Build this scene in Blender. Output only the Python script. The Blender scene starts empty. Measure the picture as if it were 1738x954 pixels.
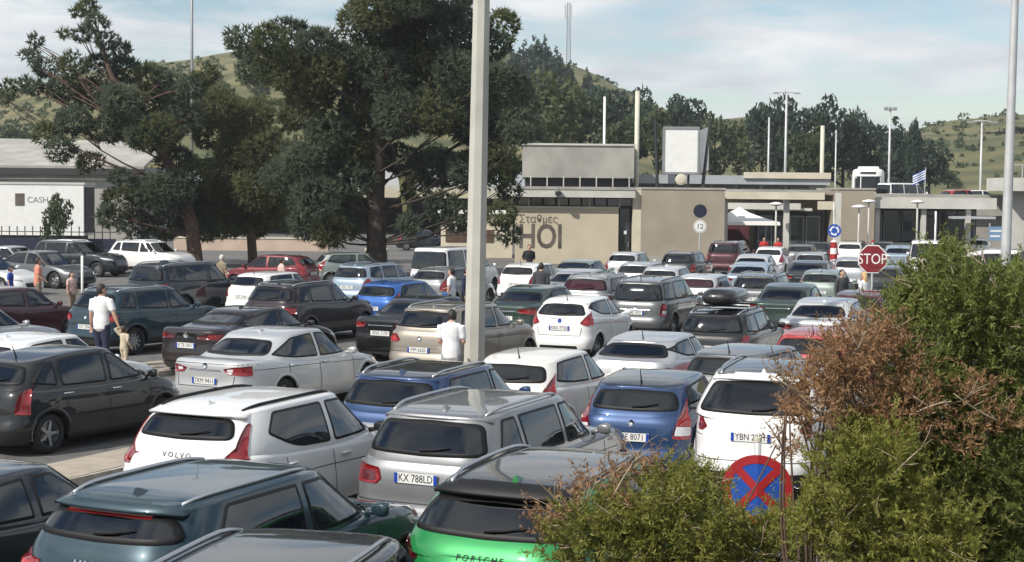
import bpy, bmesh, math, random
import numpy as np
from mathutils import Vector, Matrix, geometry
from mathutils.bvhtree import BVHTree
R = math.radians
SC = bpy.context.scene
COL = SC.collection

# ------------------------------------------------------------------ camera
cam_d = bpy.data.cameras.new('camera')
cam = bpy.data.objects.new('camera', cam_d)
COL.objects.link(cam)
cam_d.sensor_width = 36.0
cam_d.lens = 36.0 * 2700.0 / 1738.0
cam_d.clip_start = 0.1
cam_d.clip_end = 6000.0
cam.matrix_world = (Matrix.Translation((0, 0, 4.0)) @ Matrix.Rotation(R(90 - 3.12), 4, 'X')
                    @ Matrix.Rotation(R(0.55), 4, 'Z'))
SC.camera = cam

# ------------------------------------------------------------------ sky and sun
SUN_EL, SUN_AZ = 42.0, 228.0          # azimuth clockwise from +Y
w = bpy.data.worlds.new('World')
SC.world = w
w.use_nodes = True
nt = w.node_tree
for n in list(nt.nodes):
    nt.nodes.remove(n)
def wn(t, **k):
    n = nt.nodes.new(t)
    for a, b in k.items():
        setattr(n, a, b)
    return n
out = wn('ShaderNodeOutputWorld')
bg = wn('ShaderNodeBackground')
bg.inputs['Strength'].default_value = 0.1
sky = wn('ShaderNodeTexSky', sky_type='NISHITA', sun_disc=False)
sky.sun_elevation = R(SUN_EL)
sky.sun_rotation = R(SUN_AZ)
sky.air_density = 1.0
sky.dust_density = 0.3
sky.ozone_density = 1.0
# cloud deck: noise on the direction flattened onto a plane above the viewer
tc = wn('ShaderNodeTexCoord')
sep = wn('ShaderNodeSeparateXYZ')
nt.links.new(tc.outputs['Generated'], sep.inputs[0])
zz = wn('ShaderNodeMath', operation='MAXIMUM'); zz.inputs[1].default_value = 0.0
nt.links.new(sep.outputs['Z'], zz.inputs[0])
za = wn('ShaderNodeMath', operation='ADD'); za.inputs[1].default_value = 0.16
nt.links.new(zz.outputs[0], za.inputs[0])
dx = wn('ShaderNodeMath', operation='DIVIDE'); dy = wn('ShaderNodeMath', operation='DIVIDE')
nt.links.new(sep.outputs['X'], dx.inputs[0]); nt.links.new(za.outputs[0], dx.inputs[1])
nt.links.new(sep.outputs['Y'], dy.inputs[0]); nt.links.new(za.outputs[0], dy.inputs[1])
cmb = wn('ShaderNodeCombineXYZ')
nt.links.new(dx.outputs[0], cmb.inputs[0]); nt.links.new(dy.outputs[0], cmb.inputs[1])
nz = wn('ShaderNodeTexNoise'); nz.inputs['Scale'].default_value = 1.5
nz.inputs['Detail'].default_value = 9.0; nz.inputs['Roughness'].default_value = 0.56
nz.inputs['Distortion'].default_value = 0.25
mp = wn('ShaderNodeMapping'); mp.inputs['Location'].default_value = (3.7, 1.3, 0.0)
nt.links.new(cmb.outputs[0], mp.inputs[0]); nt.links.new(mp.outputs[0], nz.inputs['Vector'])
ramp = wn('ShaderNodeValToRGB')
ramp.color_ramp.elements[0].position = 0.41; ramp.color_ramp.elements[0].color = (0, 0, 0, 1)
ramp.color_ramp.elements[1].position = 0.56; ramp.color_ramp.elements[1].color = (1, 1, 1, 1)
nt.links.new(nz.outputs['Fac'], ramp.inputs[0])
nz2 = wn('ShaderNodeTexNoise'); nz2.inputs['Scale'].default_value = 2.6
nz2.inputs['Detail'].default_value = 7.0
nt.links.new(mp.outputs[0], nz2.inputs['Vector'])
cr = wn('ShaderNodeValToRGB')
cr.color_ramp.elements[0].position = 0.35; cr.color_ramp.elements[0].color = (5.9, 6.35, 6.8, 1)
cr.color_ramp.elements[1].position = 0.66; cr.color_ramp.elements[1].color = (8.3, 8.5, 8.65, 1)
nt.links.new(nz2.outputs['Fac'], cr.inputs[0])
mx = wn('ShaderNodeMix', data_type='RGBA')
nt.links.new(ramp.outputs[0], mx.inputs[0])
nt.links.new(sky.outputs[0], mx.inputs[6]); nt.links.new(cr.outputs[0], mx.inputs[7])
nt.links.new(mx.outputs[2], bg.inputs['Color'])
nt.links.new(bg.outputs[0], out.inputs['Surface'])

sun_d = bpy.data.lights.new('sun', 'SUN')
sun_d.energy = 4.5
sun_d.angle = R(0.55)
sun_d.color = (1.0, 0.945, 0.86)
sun = bpy.data.objects.new('sun', sun_d)
COL.objects.link(sun)
sd = Vector((math.sin(R(SUN_AZ)) * math.cos(R(SUN_EL)), math.cos(R(SUN_AZ)) * math.cos(R(SUN_EL)), math.sin(R(SUN_EL))))
sun.rotation_euler = (-sd).to_track_quat('-Z', 'Y').to_euler()
sun.location = sd * 60

SC.view_settings.view_transform = 'Standard'
SC.view_settings.look = 'None'
SC.view_settings.exposure = 0.15
SC.view_settings.gamma = 1.0
SC.view_settings.use_curve_mapping = False
SC.render.engine = 'CYCLES'
SC.cycles.use_denoising = True
SC.cycles.max_bounces = 8
SC.cycles.transparent_max_bounces = 12
SC.cycles.caustics_reflective = False
SC.cycles.caustics_refractive = False
# ------------------------------------------------------------------ helpers
RNG = random.Random(11)

def obj(name, mesh, mat=None, parent=None, loc=None, rotz=None):
    o = bpy.data.objects.new(name, mesh)
    COL.objects.link(o)
    if mat is not None and mesh is not None:
        if len(mesh.materials) == 0:
            mesh.materials.append(mat)
        elif mesh.materials[0] is not mat:
            o.material_slots[0].link = 'OBJECT'
            o.material_slots[0].material = mat
    if parent is not None:
        o.parent = parent
    if loc is not None:
        o.location = loc
    if rotz is not None:
        o.rotation_euler = (0, 0, rotz)
    return o

def tag(o, label=None, cat=None, group=None, kind=None):
    if label: o['label'] = label
    if cat: o['category'] = cat
    if group: o['group'] = group
    if kind: o['kind'] = kind
    return o

def thing(name, label, cat, loc=(0, 0, 0), rotz=0.0, group=None):
    o = bpy.data.objects.new(name, None)
    COL.objects.link(o)
    o.empty_display_size = 0.2
    o.location = loc
    o.rotation_euler = (0, 0, rotz)
    return tag(o, label, cat, group)

def mesh_from(name, verts, faces, smooth=True, uv=None):
    m = bpy.data.meshes.new(name)
    m.from_pydata([tuple(v) for v in verts], [], faces)
    m.update()
    if smooth:
        m.polygons.foreach_set('use_smooth', [True] * len(m.polygons))
    return m

class MB:
    """collects simple solids into one mesh"""
    def __init__(self):
        self.v = []; self.f = []
    def add(self, verts, faces):
        o = len(self.v)
        self.v += [tuple(v) for v in verts]
        self.f += [[i + o for i in f] for f in faces]
        return self
    def box(self, c, s, rotz=0.0, taper=1.0):
        cx, cy, cz = c; sx, sy, sz = s[0] / 2, s[1] / 2, s[2] / 2
        vs = []
        ca, sa = math.cos(rotz), math.sin(rotz)
        for dz, t in ((-sz, 1.0), (sz, taper)):
            for dx, dy in ((-sx, -sy), (sx, -sy), (sx, sy), (-sx, sy)):
                dx *= t; dy *= t
                vs.append((cx + dx * ca - dy * sa, cy + dx * sa + dy * ca, cz + dz))
        return self.add(vs, [[3, 2, 1, 0], [4, 5, 6, 7], [0, 1, 5, 4], [1, 2, 6, 5], [2, 3, 7, 6], [3, 0, 4, 7]])
    def tube(self, pts, rads, n=8, cap=True):
        pts = [Vector(p) for p in pts]
        if not isinstance(rads, (list, tuple)):
            rads = [rads] * len(pts)
        vs = []; fs = []
        up = Vector((0.13, 0.27, 1.0)).normalized()
        for i, p in enumerate(pts):
            d = (pts[min(i + 1, len(pts) - 1)] - pts[max(i - 1, 0)])
            d = d.normalized() if d.length > 1e-9 else Vector((0, 0, 1))
            a = d.cross(up)
            if a.length < 1e-3: a = d.cross(Vector((1, 0, 0)))
            a.normalize(); b = d.cross(a)
            for k in range(n):
                t = 2 * math.pi * k / n
                vs.append(p + (a * math.cos(t) + b * math.sin(t)) * rads[i])
        for i in range(len(pts) - 1):
            for k in range(n):
                k2 = (k + 1) % n
                fs.append([i * n + k, i * n + k2, (i + 1) * n + k2, (i + 1) * n + k])
        if cap:
            fs.append(list(range(n - 1, -1, -1)))
            fs.append([(len(pts) - 1) * n + k for k in range(n)])
        return self.add(vs, fs)
    def lathe(self, prof, axis='z', c=(0, 0, 0), n=24):
        vs = []; fs = []
        for r, h in prof:
            for k in range(n):
                t = 2 * math.pi * k / n
                a, b = r * math.cos(t), r * math.sin(t)
                if axis == 'z': p = (a, b, h)
                elif axis == 'x': p = (h, a, b)
                else: p = (a, h, b)
                vs.append((c[0] + p[0], c[1] + p[1], c[2] + p[2]))
        for i in range(len(prof) - 1):
            for k in range(n):
                k2 = (k + 1) % n
                fs.append([i * n + k, i * n + k2, (i + 1) * n + k2, (i + 1) * n + k])
        return self.add(vs, fs)
    def prism(self, poly, z0, z1):
        n = len(poly)
        vs = [(x, y, z0) for x, y in poly] + [(x, y, z1) for x, y in poly]
        fs = [list(range(n - 1, -1, -1)), list(range(n, 2 * n))]
        fs += [[i, (i + 1) % n, n + (i + 1) % n, n + i] for i in range(n)]
        return self.add(vs, fs)
    def mesh(self, name, smooth=False):
        return mesh_from(name, self.v, self.f, smooth)
    def build(self, name, mat, parent=None, smooth=False, loc=None, rotz=None):
        return obj(name, self.mesh(name, smooth), mat, parent, loc, rotz)

# ------------------------------------------------------------------ materials
def new_mat(name):
    m = bpy.data.materials.new(name)
    m.use_nodes = True
    t = m.node_tree
    b = t.nodes.get('Principled BSDF')
    return m, t, b

def mat(name, col, rough=0.6, metal=0.0, coat=0.0, var=0.0, scale=5.0, bump=0.0, spec=0.5, rvar=0.0, coord='Object', detail=4.0):
    """principled colour broken up by noise in value and roughness"""
    m, t, b = new_mat(name)
    b.inputs['Roughness'].default_value = rough
    b.inputs['Metallic'].default_value = metal
    b.inputs['Coat Weight'].default_value = coat
    b.inputs['Coat Roughness'].default_value = 0.04
    b.inputs['Specular IOR Level'].default_value = spec
    b.inputs['Base Color'].default_value = (*col, 1)
    if var > 0 or bump > 0 or rvar > 0:
        tc = t.nodes.new('ShaderNodeTexCoord')
        n = t.nodes.new('ShaderNodeTexNoise')
        n.inputs['Scale'].default_value = scale
        n.inputs['Detail'].default_value = detail
        t.links.new(tc.outputs[coord], n.inputs['Vector'])
        if var > 0:
            r = t.nodes.new('ShaderNodeValToRGB')
            r.color_ramp.elements[0].position = 0.3
            r.color_ramp.elements[1].position = 0.7
            r.color_ramp.elements[0].color = (*[max(0, c * (1 - var)) for c in col], 1)
            r.color_ramp.elements[1].color = (*[min(1, c * (1 + var)) for c in col], 1)
            t.links.new(n.outputs['Fac'], r.inputs[0])
            t.links.new(r.outputs[0], b.inputs['Base Color'])
        if rvar > 0:
            mr = t.nodes.new('ShaderNodeMapRange')
            mr.inputs['To Min'].default_value = max(0, rough - rvar)
            mr.inputs['To Max'].default_value = min(1, rough + rvar)
            t.links.new(n.outputs['Fac'], mr.inputs['Value'])
            t.links.new(mr.outputs[0], b.inputs['Roughness'])
        if bump > 0:
            bp = t.nodes.new('ShaderNodeBump')
            bp.inputs['Strength'].default_value = bump
            bp.inputs['Distance'].default_value = 0.02
            t.links.new(n.outputs['Fac'], bp.inputs['Height'])
            t.links.new(bp.outputs[0], b.inputs['Normal'])
    return m

def paint(name, col, metal=0.0, rough=0.32):
    """car paint: clear coat over colour, a film of road dust that breaks up the gloss"""
    m, t, b = new_mat(name)
    b.inputs['Metallic'].default_value = metal
    b.inputs['Coat Weight'].default_value = 1.0
    b.inputs['Coat Roughness'].default_value = 0.05
    b.inputs['Coat IOR'].default_value = 1.5
    b.inputs['Specular IOR Level'].default_value = .25
    tc = t.nodes.new('ShaderNodeTexCoord')
    n = t.nodes.new('ShaderNodeTexNoise')
    n.inputs['Scale'].default_value = 2.2; n.inputs['Detail'].default_value = 8.0
    n.inputs['Roughness'].default_value = 0.65
    t.links.new(tc.outputs['Object'], n.inputs['Vector'])
    mx = t.nodes.new('ShaderNodeMix'); mx.data_type = 'RGBA'
    mr = t.nodes.new('ShaderNodeMapRange')
    mr.inputs['From Min'].default_value = 0.42; mr.inputs['From Max'].default_value = 0.8
    mr.inputs['To Min'].default_value = 0.01; mr.inputs['To Max'].default_value = 0.05
    t.links.new(n.outputs['Fac'], mr.inputs['Value'])
    t.links.new(mr.outputs[0], mx.inputs[0])
    mx.inputs[6].default_value = (*col, 1)
    mx.inputs[7].default_value = (0.27, 0.27, 0.265, 1)
    t.links.new(mx.outputs[2], b.inputs['Base Color'])
    mr2 = t.nodes.new('ShaderNodeMapRange')
    mr2.inputs['To Min'].default_value = rough - 0.06; mr2.inputs['To Max'].default_value = rough + 0.16
    t.links.new(n.outputs['Fac'], mr2.inputs['Value'])
    t.links.new(mr2.outputs[0], b.inputs['Roughness'])
    mr3 = t.nodes.new('ShaderNodeMapRange')
    mr3.inputs['To Min'].default_value = 0.01; mr3.inputs['To Max'].default_value = 0.06
    t.links.new(n.outputs['Fac'], mr3.inputs['Value'])
    t.links.new(mr3.outputs[0], b.inputs['Coat Roughness'])
    return m

def glass_mat(name, tint, refl=1.0):
    m, t, b = new_mat(name)
    t.nodes.remove(b)
    o = t.nodes['Material Output']
    tr = t.nodes.new('ShaderNodeBsdfTransparent'); tr.inputs[0].default_value = (*tint, 1)
    gl = t.nodes.new('ShaderNodeBsdfGlossy'); gl.inputs['Roughness'].default_value = 0.03
    gl.inputs[0].default_value = (0.92, 0.95, 0.97, 1)
    fr = t.nodes.new('ShaderNodeFresnel'); fr.inputs[0].default_value = 1.55
    mu = t.nodes.new('ShaderNodeMath'); mu.operation = 'MULTIPLY_ADD'
    mu.inputs[1].default_value = 1.25 * refl; mu.inputs[2].default_value = 0.03
    t.links.new(fr.outputs[0], mu.inputs[0])
    mx = t.nodes.new('ShaderNodeMixShader')
    t.links.new(mu.outputs[0], mx.inputs[0])
    t.links.new(tr.outputs[0], mx.inputs[1]); t.links.new(gl.outputs[0], mx.inputs[2])
    t.links.new(mx.outputs[0], o.inputs['Surface'])
    return m

M = {}
M['glass'] = glass_mat('glass', (0.17, 0.20, 0.195))
M['side_glass'] = glass_mat('side_glass', (0.34, 0.39, 0.37))
M['wind_glass'] = glass_mat('wind_glass', (0.50, 0.55, 0.53))
M['dark_glass'] = glass_mat('dark_glass', (0.05, 0.058, 0.06))
M['clear_glass'] = glass_mat('clear_glass', (0.62, 0.66, 0.64))
M['trim'] = mat('black_trim', (0.010, 0.010, 0.011), 0.55, spec=.3)
M['plastic'] = mat('black_plastic', (0.025, 0.025, 0.026), 0.65, var=0.25, scale=9)
M['interior'] = mat('cabin_fabric', (0.02, 0.02, 0.022), 0.9)
M['tyre'] = mat('tyre_rubber', (0.018, 0.018, 0.018), 0.8, var=0.3, scale=12)
M['rim'] = mat('alloy_rim', (0.45, 0.46, 0.47), 0.32, metal=0.9)
M['chrome'] = mat('chrome', (0.72, 0.73, 0.74), 0.12, metal=1.0)
M['alu'] = mat('brushed_aluminium', (0.55, 0.56, 0.57), 0.35, metal=0.9)
M['tail'] = mat('red_tail_lens', (0.22, 0.007, 0.009), 0.16, coat=1.0)
M['tail_dark'] = mat('dark_red_lens', (0.085, 0.004, 0.008), 0.14, coat=1.0)
M['tail_inner'] = mat('bright_red_lens', (0.42, 0.016, 0.014), 0.2, coat=1.0)
M['wine_glass'] = mat('wine_glass', (.035, .004, .007), .1, coat=.8)  # rear glass coloured dark red to stand in for a reddish reflection
M['clear_lens'] = mat('clear_lens', (0.62, 0.63, 0.64), 0.1, coat=1.0)
M['amber'] = mat('amber_lens', (0.6, 0.16, 0.01), 0.2, coat=1.0)
M['plate'] = mat('plate_white', (0.72, 0.72, 0.70), 0.4, var=0.06, scale=14)
M['ink'] = mat('plate_ink', (0.01, 0.01, 0.015), 0.5)
M['plate_blue'] = mat('plate_blue', (0.01, 0.05, 0.35), 0.4)
# ------------------------------------------------------------------ car builder
def curve(pts):
    """smooth monotone-ish curve through (t, value) points"""
    xs = [p[0] for p in pts]; ys = [p[1] for p in pts]; n = len(xs)
    d = [(ys[i + 1] - ys[i]) / (xs[i + 1] - xs[i]) for i in range(n - 1)]
    m = [d[0]] + [0.0 if d[i - 1] * d[i] <= 0 else 2 * d[i - 1] * d[i] / (d[i - 1] + d[i]) for i in range(1, n - 1)] + [d[-1]]
    def f(x):
        if x <= xs[0]: return ys[0]
        if x >= xs[-1]: return ys[-1]
        i = 0
        while x > xs[i + 1]: i += 1
        h = xs[i + 1] - xs[i]; t = (x - xs[i]) / h
        return (ys[i] * (1 + 2 * t) * (1 - t) ** 2 + m[i] * h * t * (1 - t) ** 2
                + ys[i + 1] * t * t * (3 - 2 * t) + m[i + 1] * h * t * t * (t - 1))
    return f

def outline(yr, yf, w, nr, nf, N):
    """plan outline of a car at one level, N points, equally spaced from the rear centre, clockwise"""
    y0, a = (yr + yf) / 2, (yf - yr) / 2
    t = np.linspace(math.pi, -math.pi, 721)
    c, s = np.cos(t), np.sin(t)
    n = np.where(c > 0, nf, nr)
    y = y0 + a * np.sign(c) * np.abs(c) ** (2 / n)
    x = w * np.sign(s) * np.abs(s) ** (2 / n)
    L = np.concatenate([[0], np.cumsum(np.hypot(np.diff(x), np.diff(y)))])
    q = np.linspace(0, L[-1], N, endpoint=False)
    return np.interp(q, L, x), np.interp(q, L, y)

def rounded(poly, r, seg=4):
    out = []; n = len(poly)
    for i in range(n):
        p0, p, p1 = Vector(poly[i - 1]), Vector(poly[i]), Vector(poly[(i + 1) % n])
        a = (p0 - p); b = (p1 - p)
        ra = min(r, a.length * 0.45); rb = min(r, b.length * 0.45)
        A = p + a.normalized() * ra; B = p + b.normalized() * rb
        for k in range(seg + 1):
            t = k / seg
            out.append(A * (1 - t) ** 2 + p * 2 * t * (1 - t) + B * t * t)
    return out

def resample(poly, step):
    out = []; n = len(poly)
    for i in range(n):
        a, b = Vector(poly[i]), Vector(poly[(i + 1) % n])
        k = max(1, int(math.ceil((b - a).length / step)))
        for j in range(k):
            out.append(a.lerp(b, j / k))
    return out

def area2(poly):
    return sum(poly[i - 1][0] * poly[i][1] - poly[i][0] * poly[i - 1][1] for i in range(len(poly))) / 2

def inset_poly(poly, d):
    n = len(poly); s = 1 if area2(poly) > 0 else -1
    out = []
    for i in range(n):
        a = (poly[i] - poly[i - 1]); b = (poly[(i + 1) % n] - poly[i])
        if a.length < 1e-7: a = b
        if b.length < 1e-7: b = a
        na = Vector((-a.y, a.x)).normalized() * s; nb = Vector((-b.y, b.x)).normalized() * s
        m = na + nb
        if m.length < 1e-4: m = na
        m.normalize()
        out.append(poly[i] + m * min(d / max(0.5, m.dot(na)), 1.6 * d))
    return out

def inside(p, poly):
    x, y = p; c = False; n = len(poly); j = n - 1
    for i in range(n):
        xi, yi = poly[i][0], poly[i][1]; xj, yj = poly[j][0], poly[j][1]
        if (yi > y) != (yj > y) and x < (xj - xi) * (y - yi) / (yj - yi) + xi:
            c = not c
        j = i
    return c

def inside_np(P, poly):
    x, y = P[:, 0], P[:, 1]
    c = np.zeros(len(P), bool); n = len(poly); j = n - 1
    for i in range(n):
        xi, yi = poly[i][0], poly[i][1]; xj, yj = poly[j][0], poly[j][1]
        if yi != yj:
            c ^= ((yi > y) != (yj > y)) & (x < (xj - xi) * (y - yi) / (yj - yi) + xi)
        j = i
    return c

WRAP = [None, .25]      # (rearmost y, how far round the corner a tail lamp may run)
DIRS = {'rear': (lambda a, b: Vector((a, -9, b)), Vector((0, 1, 0))),
        'front': (lambda a, b: Vector((a, 9, b)), Vector((0, -1, 0))),
        'right': (lambda a, b: Vector((9, a, b)), Vector((-1, 0, 0))),
        'left': (lambda a, b: Vector((-9, a, b)), Vector((1, 0, 0))),
        'top': (lambda a, b: Vector((a, b, 9)), Vector((0, 0, -1)))}

def cast(bvh, view, p):
    o, d = DIRS[view]
    org = o(p[0], p[1])
    h, nrm, _, _ = bvh.ray_cast(org, d)
    if view == 'rear' and WRAP[0] is not None and abs(p[0]) > .4:
        c0 = bvh.ray_cast(o(.2, p[1]), d)[0]
        lim = (c0.y if c0 is not None else WRAP[0]) + WRAP[1]
    if view == 'rear' and WRAP[0] is not None and abs(p[0]) > .4 and (h is None or h.y > lim):
        sd = 1 if p[0] > 0 else -1
        h, nrm, _, _ = bvh.ray_cast(Vector((9 * sd, lim, p[1])), Vector((-sd, 0, 0)))
        if h is not None: return h, (nrm if nrm.x * sd > 0 else -nrm)
    if h is None:
        mid = org + d * 9
        h, nrm, _, _ = bvh.find_nearest(mid)
        if nrm.dot(d) > 0: nrm = -nrm
        return h, nrm
    if nrm.dot(d) > 0: nrm = -nrm
    return h, nrm

def patch(bvh, view, poly, off=0.004, step=0.06, skirt=0.0, bulge=0.0, name='patch'):
    """a flat outline laid on the car's skin as a thin shell"""
    poly = [Vector(p) for p in poly]
    if area2(poly) < 0: poly = poly[::-1]
    bd = resample(poly, step)
    nb = len(bd)
    xs = [p.x for p in bd]; ys = [p.y for p in bd]
    pts = list(bd)
    core = inset_poly(bd, step * 0.45)
    x = min(xs) + step / 2
    while x < max(xs):
        y = min(ys) + step / 2
        while y < max(ys):
            if inside((x, y), core): pts.append(Vector((x, y)))
            y += step
        x += step
    v2, _, f2, _, _, _ = geometry.delaunay_2d_cdt(pts, [(i, (i + 1) % nb) for i in range(nb)], [], 1, 1e-5)
    vs = []
    for i, p in enumerate(v2):
        h, n = cast(bvh, view, p)
        e = off
        if bulge:
            dmin = min((Vector(p) - q).length for q in bd)
            e += bulge * min(1.0, dmin / 0.05)
        vs.append(h + n * e)
    flip = view in ('front', 'left', )
    fs = []
    d = DIRS[view][1]
    for f in f2:
        a, b, c = (vs[k] for k in f[:3])
        nn = (b - a).cross(c - a)
        fs.append(list(f) if nn.dot(d) < 0 else list(f)[::-1])
    if skirt > 0:
        base = len(vs)
        for i in range(nb):
            h, n = cast(bvh, view, bd[i])
            vs.append(h - n * skirt)
        for i in range(nb):
            j = (i + 1) % nb
            fs.append([i, j, base + j, base + i])
    me = mesh_from(name, vs, fs, smooth=False)
    me.polygons.foreach_set('use_smooth', [i < len(f2) for i in range(len(fs))])
    return me

def ring_patch(bvh, view, outer, inner, off=0.006, name='ring'):
    vs = []; fs = []; n = len(outer)
    for p in outer:
        h, q = cast(bvh, view, p); vs.append(h + q * off * 0.3)
    for p in outer:
        h, q = cast(bvh, view, p); vs.append(h + q * off)
    for p in inner:
        h, q = cast(bvh, view, p); vs.append(h + q * off)
    for i in range(n):
        j = (i + 1) % n
        fs.append([i, j, n + j, n + i]); fs.append([n + i, n + j, 2 * n + j, 2 * n + i])
    return vs, fs

def strip(bvh, view, line, wid, off=0.003):
    """thin band along a polyline on the skin (panel gaps, mouldings)"""
    line = [Vector(p) for p in line]
    pts = []
    for i in range(len(line) - 1):
        k = max(1, int((line[i + 1] - line[i]).length / 0.05))
        pts += [line[i].lerp(line[i + 1], j / k) for j in range(k)]
    pts.append(line[-1])
    vs = []; fs = []
    for i, p in enumerate(pts):
        d = pts[min(i + 1, len(pts) - 1)] - pts[max(i - 1, 0)]
        d.normalize(); s = Vector((-d.y, d.x)) * wid / 2
        for q in (p + s, p - s):
            h, n = cast(bvh, view, q); vs.append(h + n * off)
    for i in range(len(pts) - 1):
        fs.append([2 * i, 2 * i + 1, 2 * i + 3, 2 * i + 2])
    return vs, fs

TEXTS = {}
def text_mesh(s, size=1.0, res=2, bold=0.0):
    """(verts, faces) of a line of lettering, centred, cap height about 0.7*size"""
    key = (s, res, bold)
    if key not in TEXTS:
        c = bpy.data.curves.new('lettering', 'FONT')
        c.body = s; c.align_x = 'CENTER'; c.align_y = 'CENTER'; c.resolution_u = res; c.offset = bold
        o = bpy.data.objects.new('lettering_source', c)
        me = o.to_mesh()
        TEXTS[key] = ([tuple(v.co) for v in me.vertices], [list(p.vertices) for p in me.polygons])
        o.to_mesh_clear()
        bpy.data.objects.remove(o); bpy.data.curves.remove(c)
    v, f = TEXTS[key]
    return [(a * size, b * size) for a, b, _ in v], f

def decal_text(bvh, view, s, size, c, off=0.006, stretch=1.0, mirror=False, name='lettering'):
    v2, f = text_mesh(s, size)
    sg = 1 if view in ('rear', 'right', 'top') else -1
    vs = []
    for a, b in v2:
        h, n = cast(bvh, view, (c[0] + sg * a * stretch, c[1] + b))
        vs.append(h + n * off)
    return mesh_from(name, vs, f, smooth=False)

NR = 148
TUB_F = [0, .05, .12, .2, .28, .36, .44, .52, .6, .68, .76, .83, .89, .94, .97, .99, 1.0]

def make_kind(S):
    """build the shared meshes of one kind of car from its measurements S; returns list of part recipes"""
    L, W, H = S['L'], S['W'], S['H']
    yF, yR = L / 2, -L / 2
    T = lambda t: yF - t * L
    z0 = S.get('z0', 0.19)
    top = curve([(T(t), z) for t, z in S['line']][::-1])
    ga, gb, gc, gd = (T(t) for t in S['gh'])         # cowl, windscreen top, roof end, rear glass base
    roof = curve([(T(t), H - d) for t, d in S['roof']][::-1])
    wsec = curve(S.get('wsec', [(0, .885), (.06, .945), (.2, .985), (.42, 1.0), (.6, .99), (.8, .972), (.92, .955), (.97, .935), (1, .90)]))
    rin = curve(S.get('rin', [(0, .10), (.1, .03), (.22, 0.0), (.40, .005), (.46, .06), (.7, .07), (.9, .10), (1, .15)]))
    fin = curve(S.get('fin', [(0, .14), (.1, .03), (.3, 0.0), (.5, .02), (.7, .07), (.88, .15), (1, .26)]))
    nr, nf = S.get('nr', 6.5), S.get('nf', 5.2)
    rings = []
    for f in TUB_F:
        x, y = outline(yR + rin(f), yF - fin(f), W / 2 * wsec(f), nr, nf, NR)
        z = [z0 + (top(v) - z0) * f for v in y]
        rings.append(np.column_stack([x, y, z]))
    body_rows = len(rings)
    last = rings[-1]
    cap = []
    yc = (last[:, 1].max() + last[:, 1].min()) / 2
    crown = S.get('crown', 0.035)
    for k in [.985, .96, .93, .89, .85, .8, .75, .7, .64, .58, .52, .46, .4, .34, .28, .22, .16, .1, .05]:
        x = last[:, 0] * k; y = yc + (last[:, 1] - yc) * k
        z = [top(v) + crown * (1 - k * k) for v in y]
        cap.append(np.column_stack([x, y, z]))
    V = np.concatenate(rings + cap)
    rows = len(rings) + len(cap)
    def idx(i, k): return i * NR + k % NR
    clad = S.get('clad', 0.05)
    bodyf = []; lowf = []; inf = []
    # greenhouse
    wg, wrf = S['wg'] * W / 2, S['wr'] * W / 2
    G = [0, .05, .11, .18, .25, .32, .39, .46, .53, .6, .67, .74, .8, .85, .89]
    gy_f = lambda g: ga + (gb - ga) * (g ** S.get('wsc', 0.93))
    gy_r = lambda g: gd + (gc - gd) * (g ** S.get('rsc', 1.25))
    gw = lambda g: wg + (wrf - wg) * (g ** S.get('thc', 1.35))
    grings = []
    gn_r, gn_f = S.get('gnr', 5.0), S.get('gnf', 4.0)
    def gz(g, y): return (top(y) - 0.03) + (roof(y) - (top(y) - 0.03)) * g
    zlow = lambda y: min(top(max(min(y, ga), gd)), top(ga) + 1) - 0.03
    for g in G:
        x, y = outline(gy_r(g), gy_f(g), gw(g), gn_r, gn_f, NR)
        z = [zlow(v) + (roof(v) - zlow(v)) * g for v in y]
        grings.append(np.column_stack([x, y, z]))
    # rounded roof edge then crowned cap
    fil = S.get('fil', 0.11)
    x, y = outline(gy_r(.89), gy_f(.89), gw(.89), gn_r, gn_f, NR)
    for a in (20, 40, 60, 75):
        s = fil * (1 - math.cos(R(a))); q = math.sin(R(a))
        x, y = outline(gy_r(.89) + s * 1.2, gy_f(.89) - s * 1.2, gw(.89) - s, gn_r, gn_f, NR)
        z = [zlow(v) + (roof(v) - zlow(v)) * (.89 + .085 * q) for v in y]
        grings.append(np.column_stack([x, y, z]))
    ng = len(grings)
    lastg = grings[-1]
    ycg = (lastg[:, 1].max() + lastg[:, 1].min()) / 2
    for k in [.95, .88, .8, .7, .6, .5, .4, .3, .2, .1, .04]:
        x = lastg[:, 0] * k; y = ycg + (lastg[:, 1] - ycg) * k
        e = (1 - k * k)
        z = [zlow(v) + (roof(v) - zlow(v)) * (.972 + .028 * e ** 0.7) for v in y]
        grings.append(np.column_stack([x, y, z]))
    GV = np.concatenate(grings)
    grows = len(grings)
    # full skin for projecting
    allf = []
    for i in range(rows - 1):
        for k in range(NR):
            allf.append([idx(i, k), idx(i, k + 1), idx(i + 1, k + 1), idx(i + 1, k)])
    allf.append([idx(rows - 1, k) for k in range(NR)])
    goff = len(V)
    gf = []
    for i in range(grows - 1):
        for k in range(NR):
            gf.append([idx(i, k), idx(i, k + 1), idx(i + 1, k + 1), idx(i + 1, k)])
    gf.append([idx(grows - 1, k) for k in range(NR)])
    AV = [Vector(v) for v in V] + [Vector(v) for v in GV]
    bvh = BVHTree.FromPolygons(AV, allf + [[a + goff for a in f] for f in gf])
    gbvh = BVHTree.FromPolygons([Vector(v) for v in GV], gf)

    # window outlines ---------------------------------------------------
    parts = []      # (name, mesh, material key, parent part index or None)
    dlo_f, dlo_r = S.get('dlo', (0.30, 0.30))
    zb = lambda y: top(y) + S.get('sill', 0.035)
    zt_off = S.get('dtop', 0.115)
    def gfrac(z, y): return (z - zlow(y)) / max(1e-3, roof(y) - zlow(y))
    hi = 0.86
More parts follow.
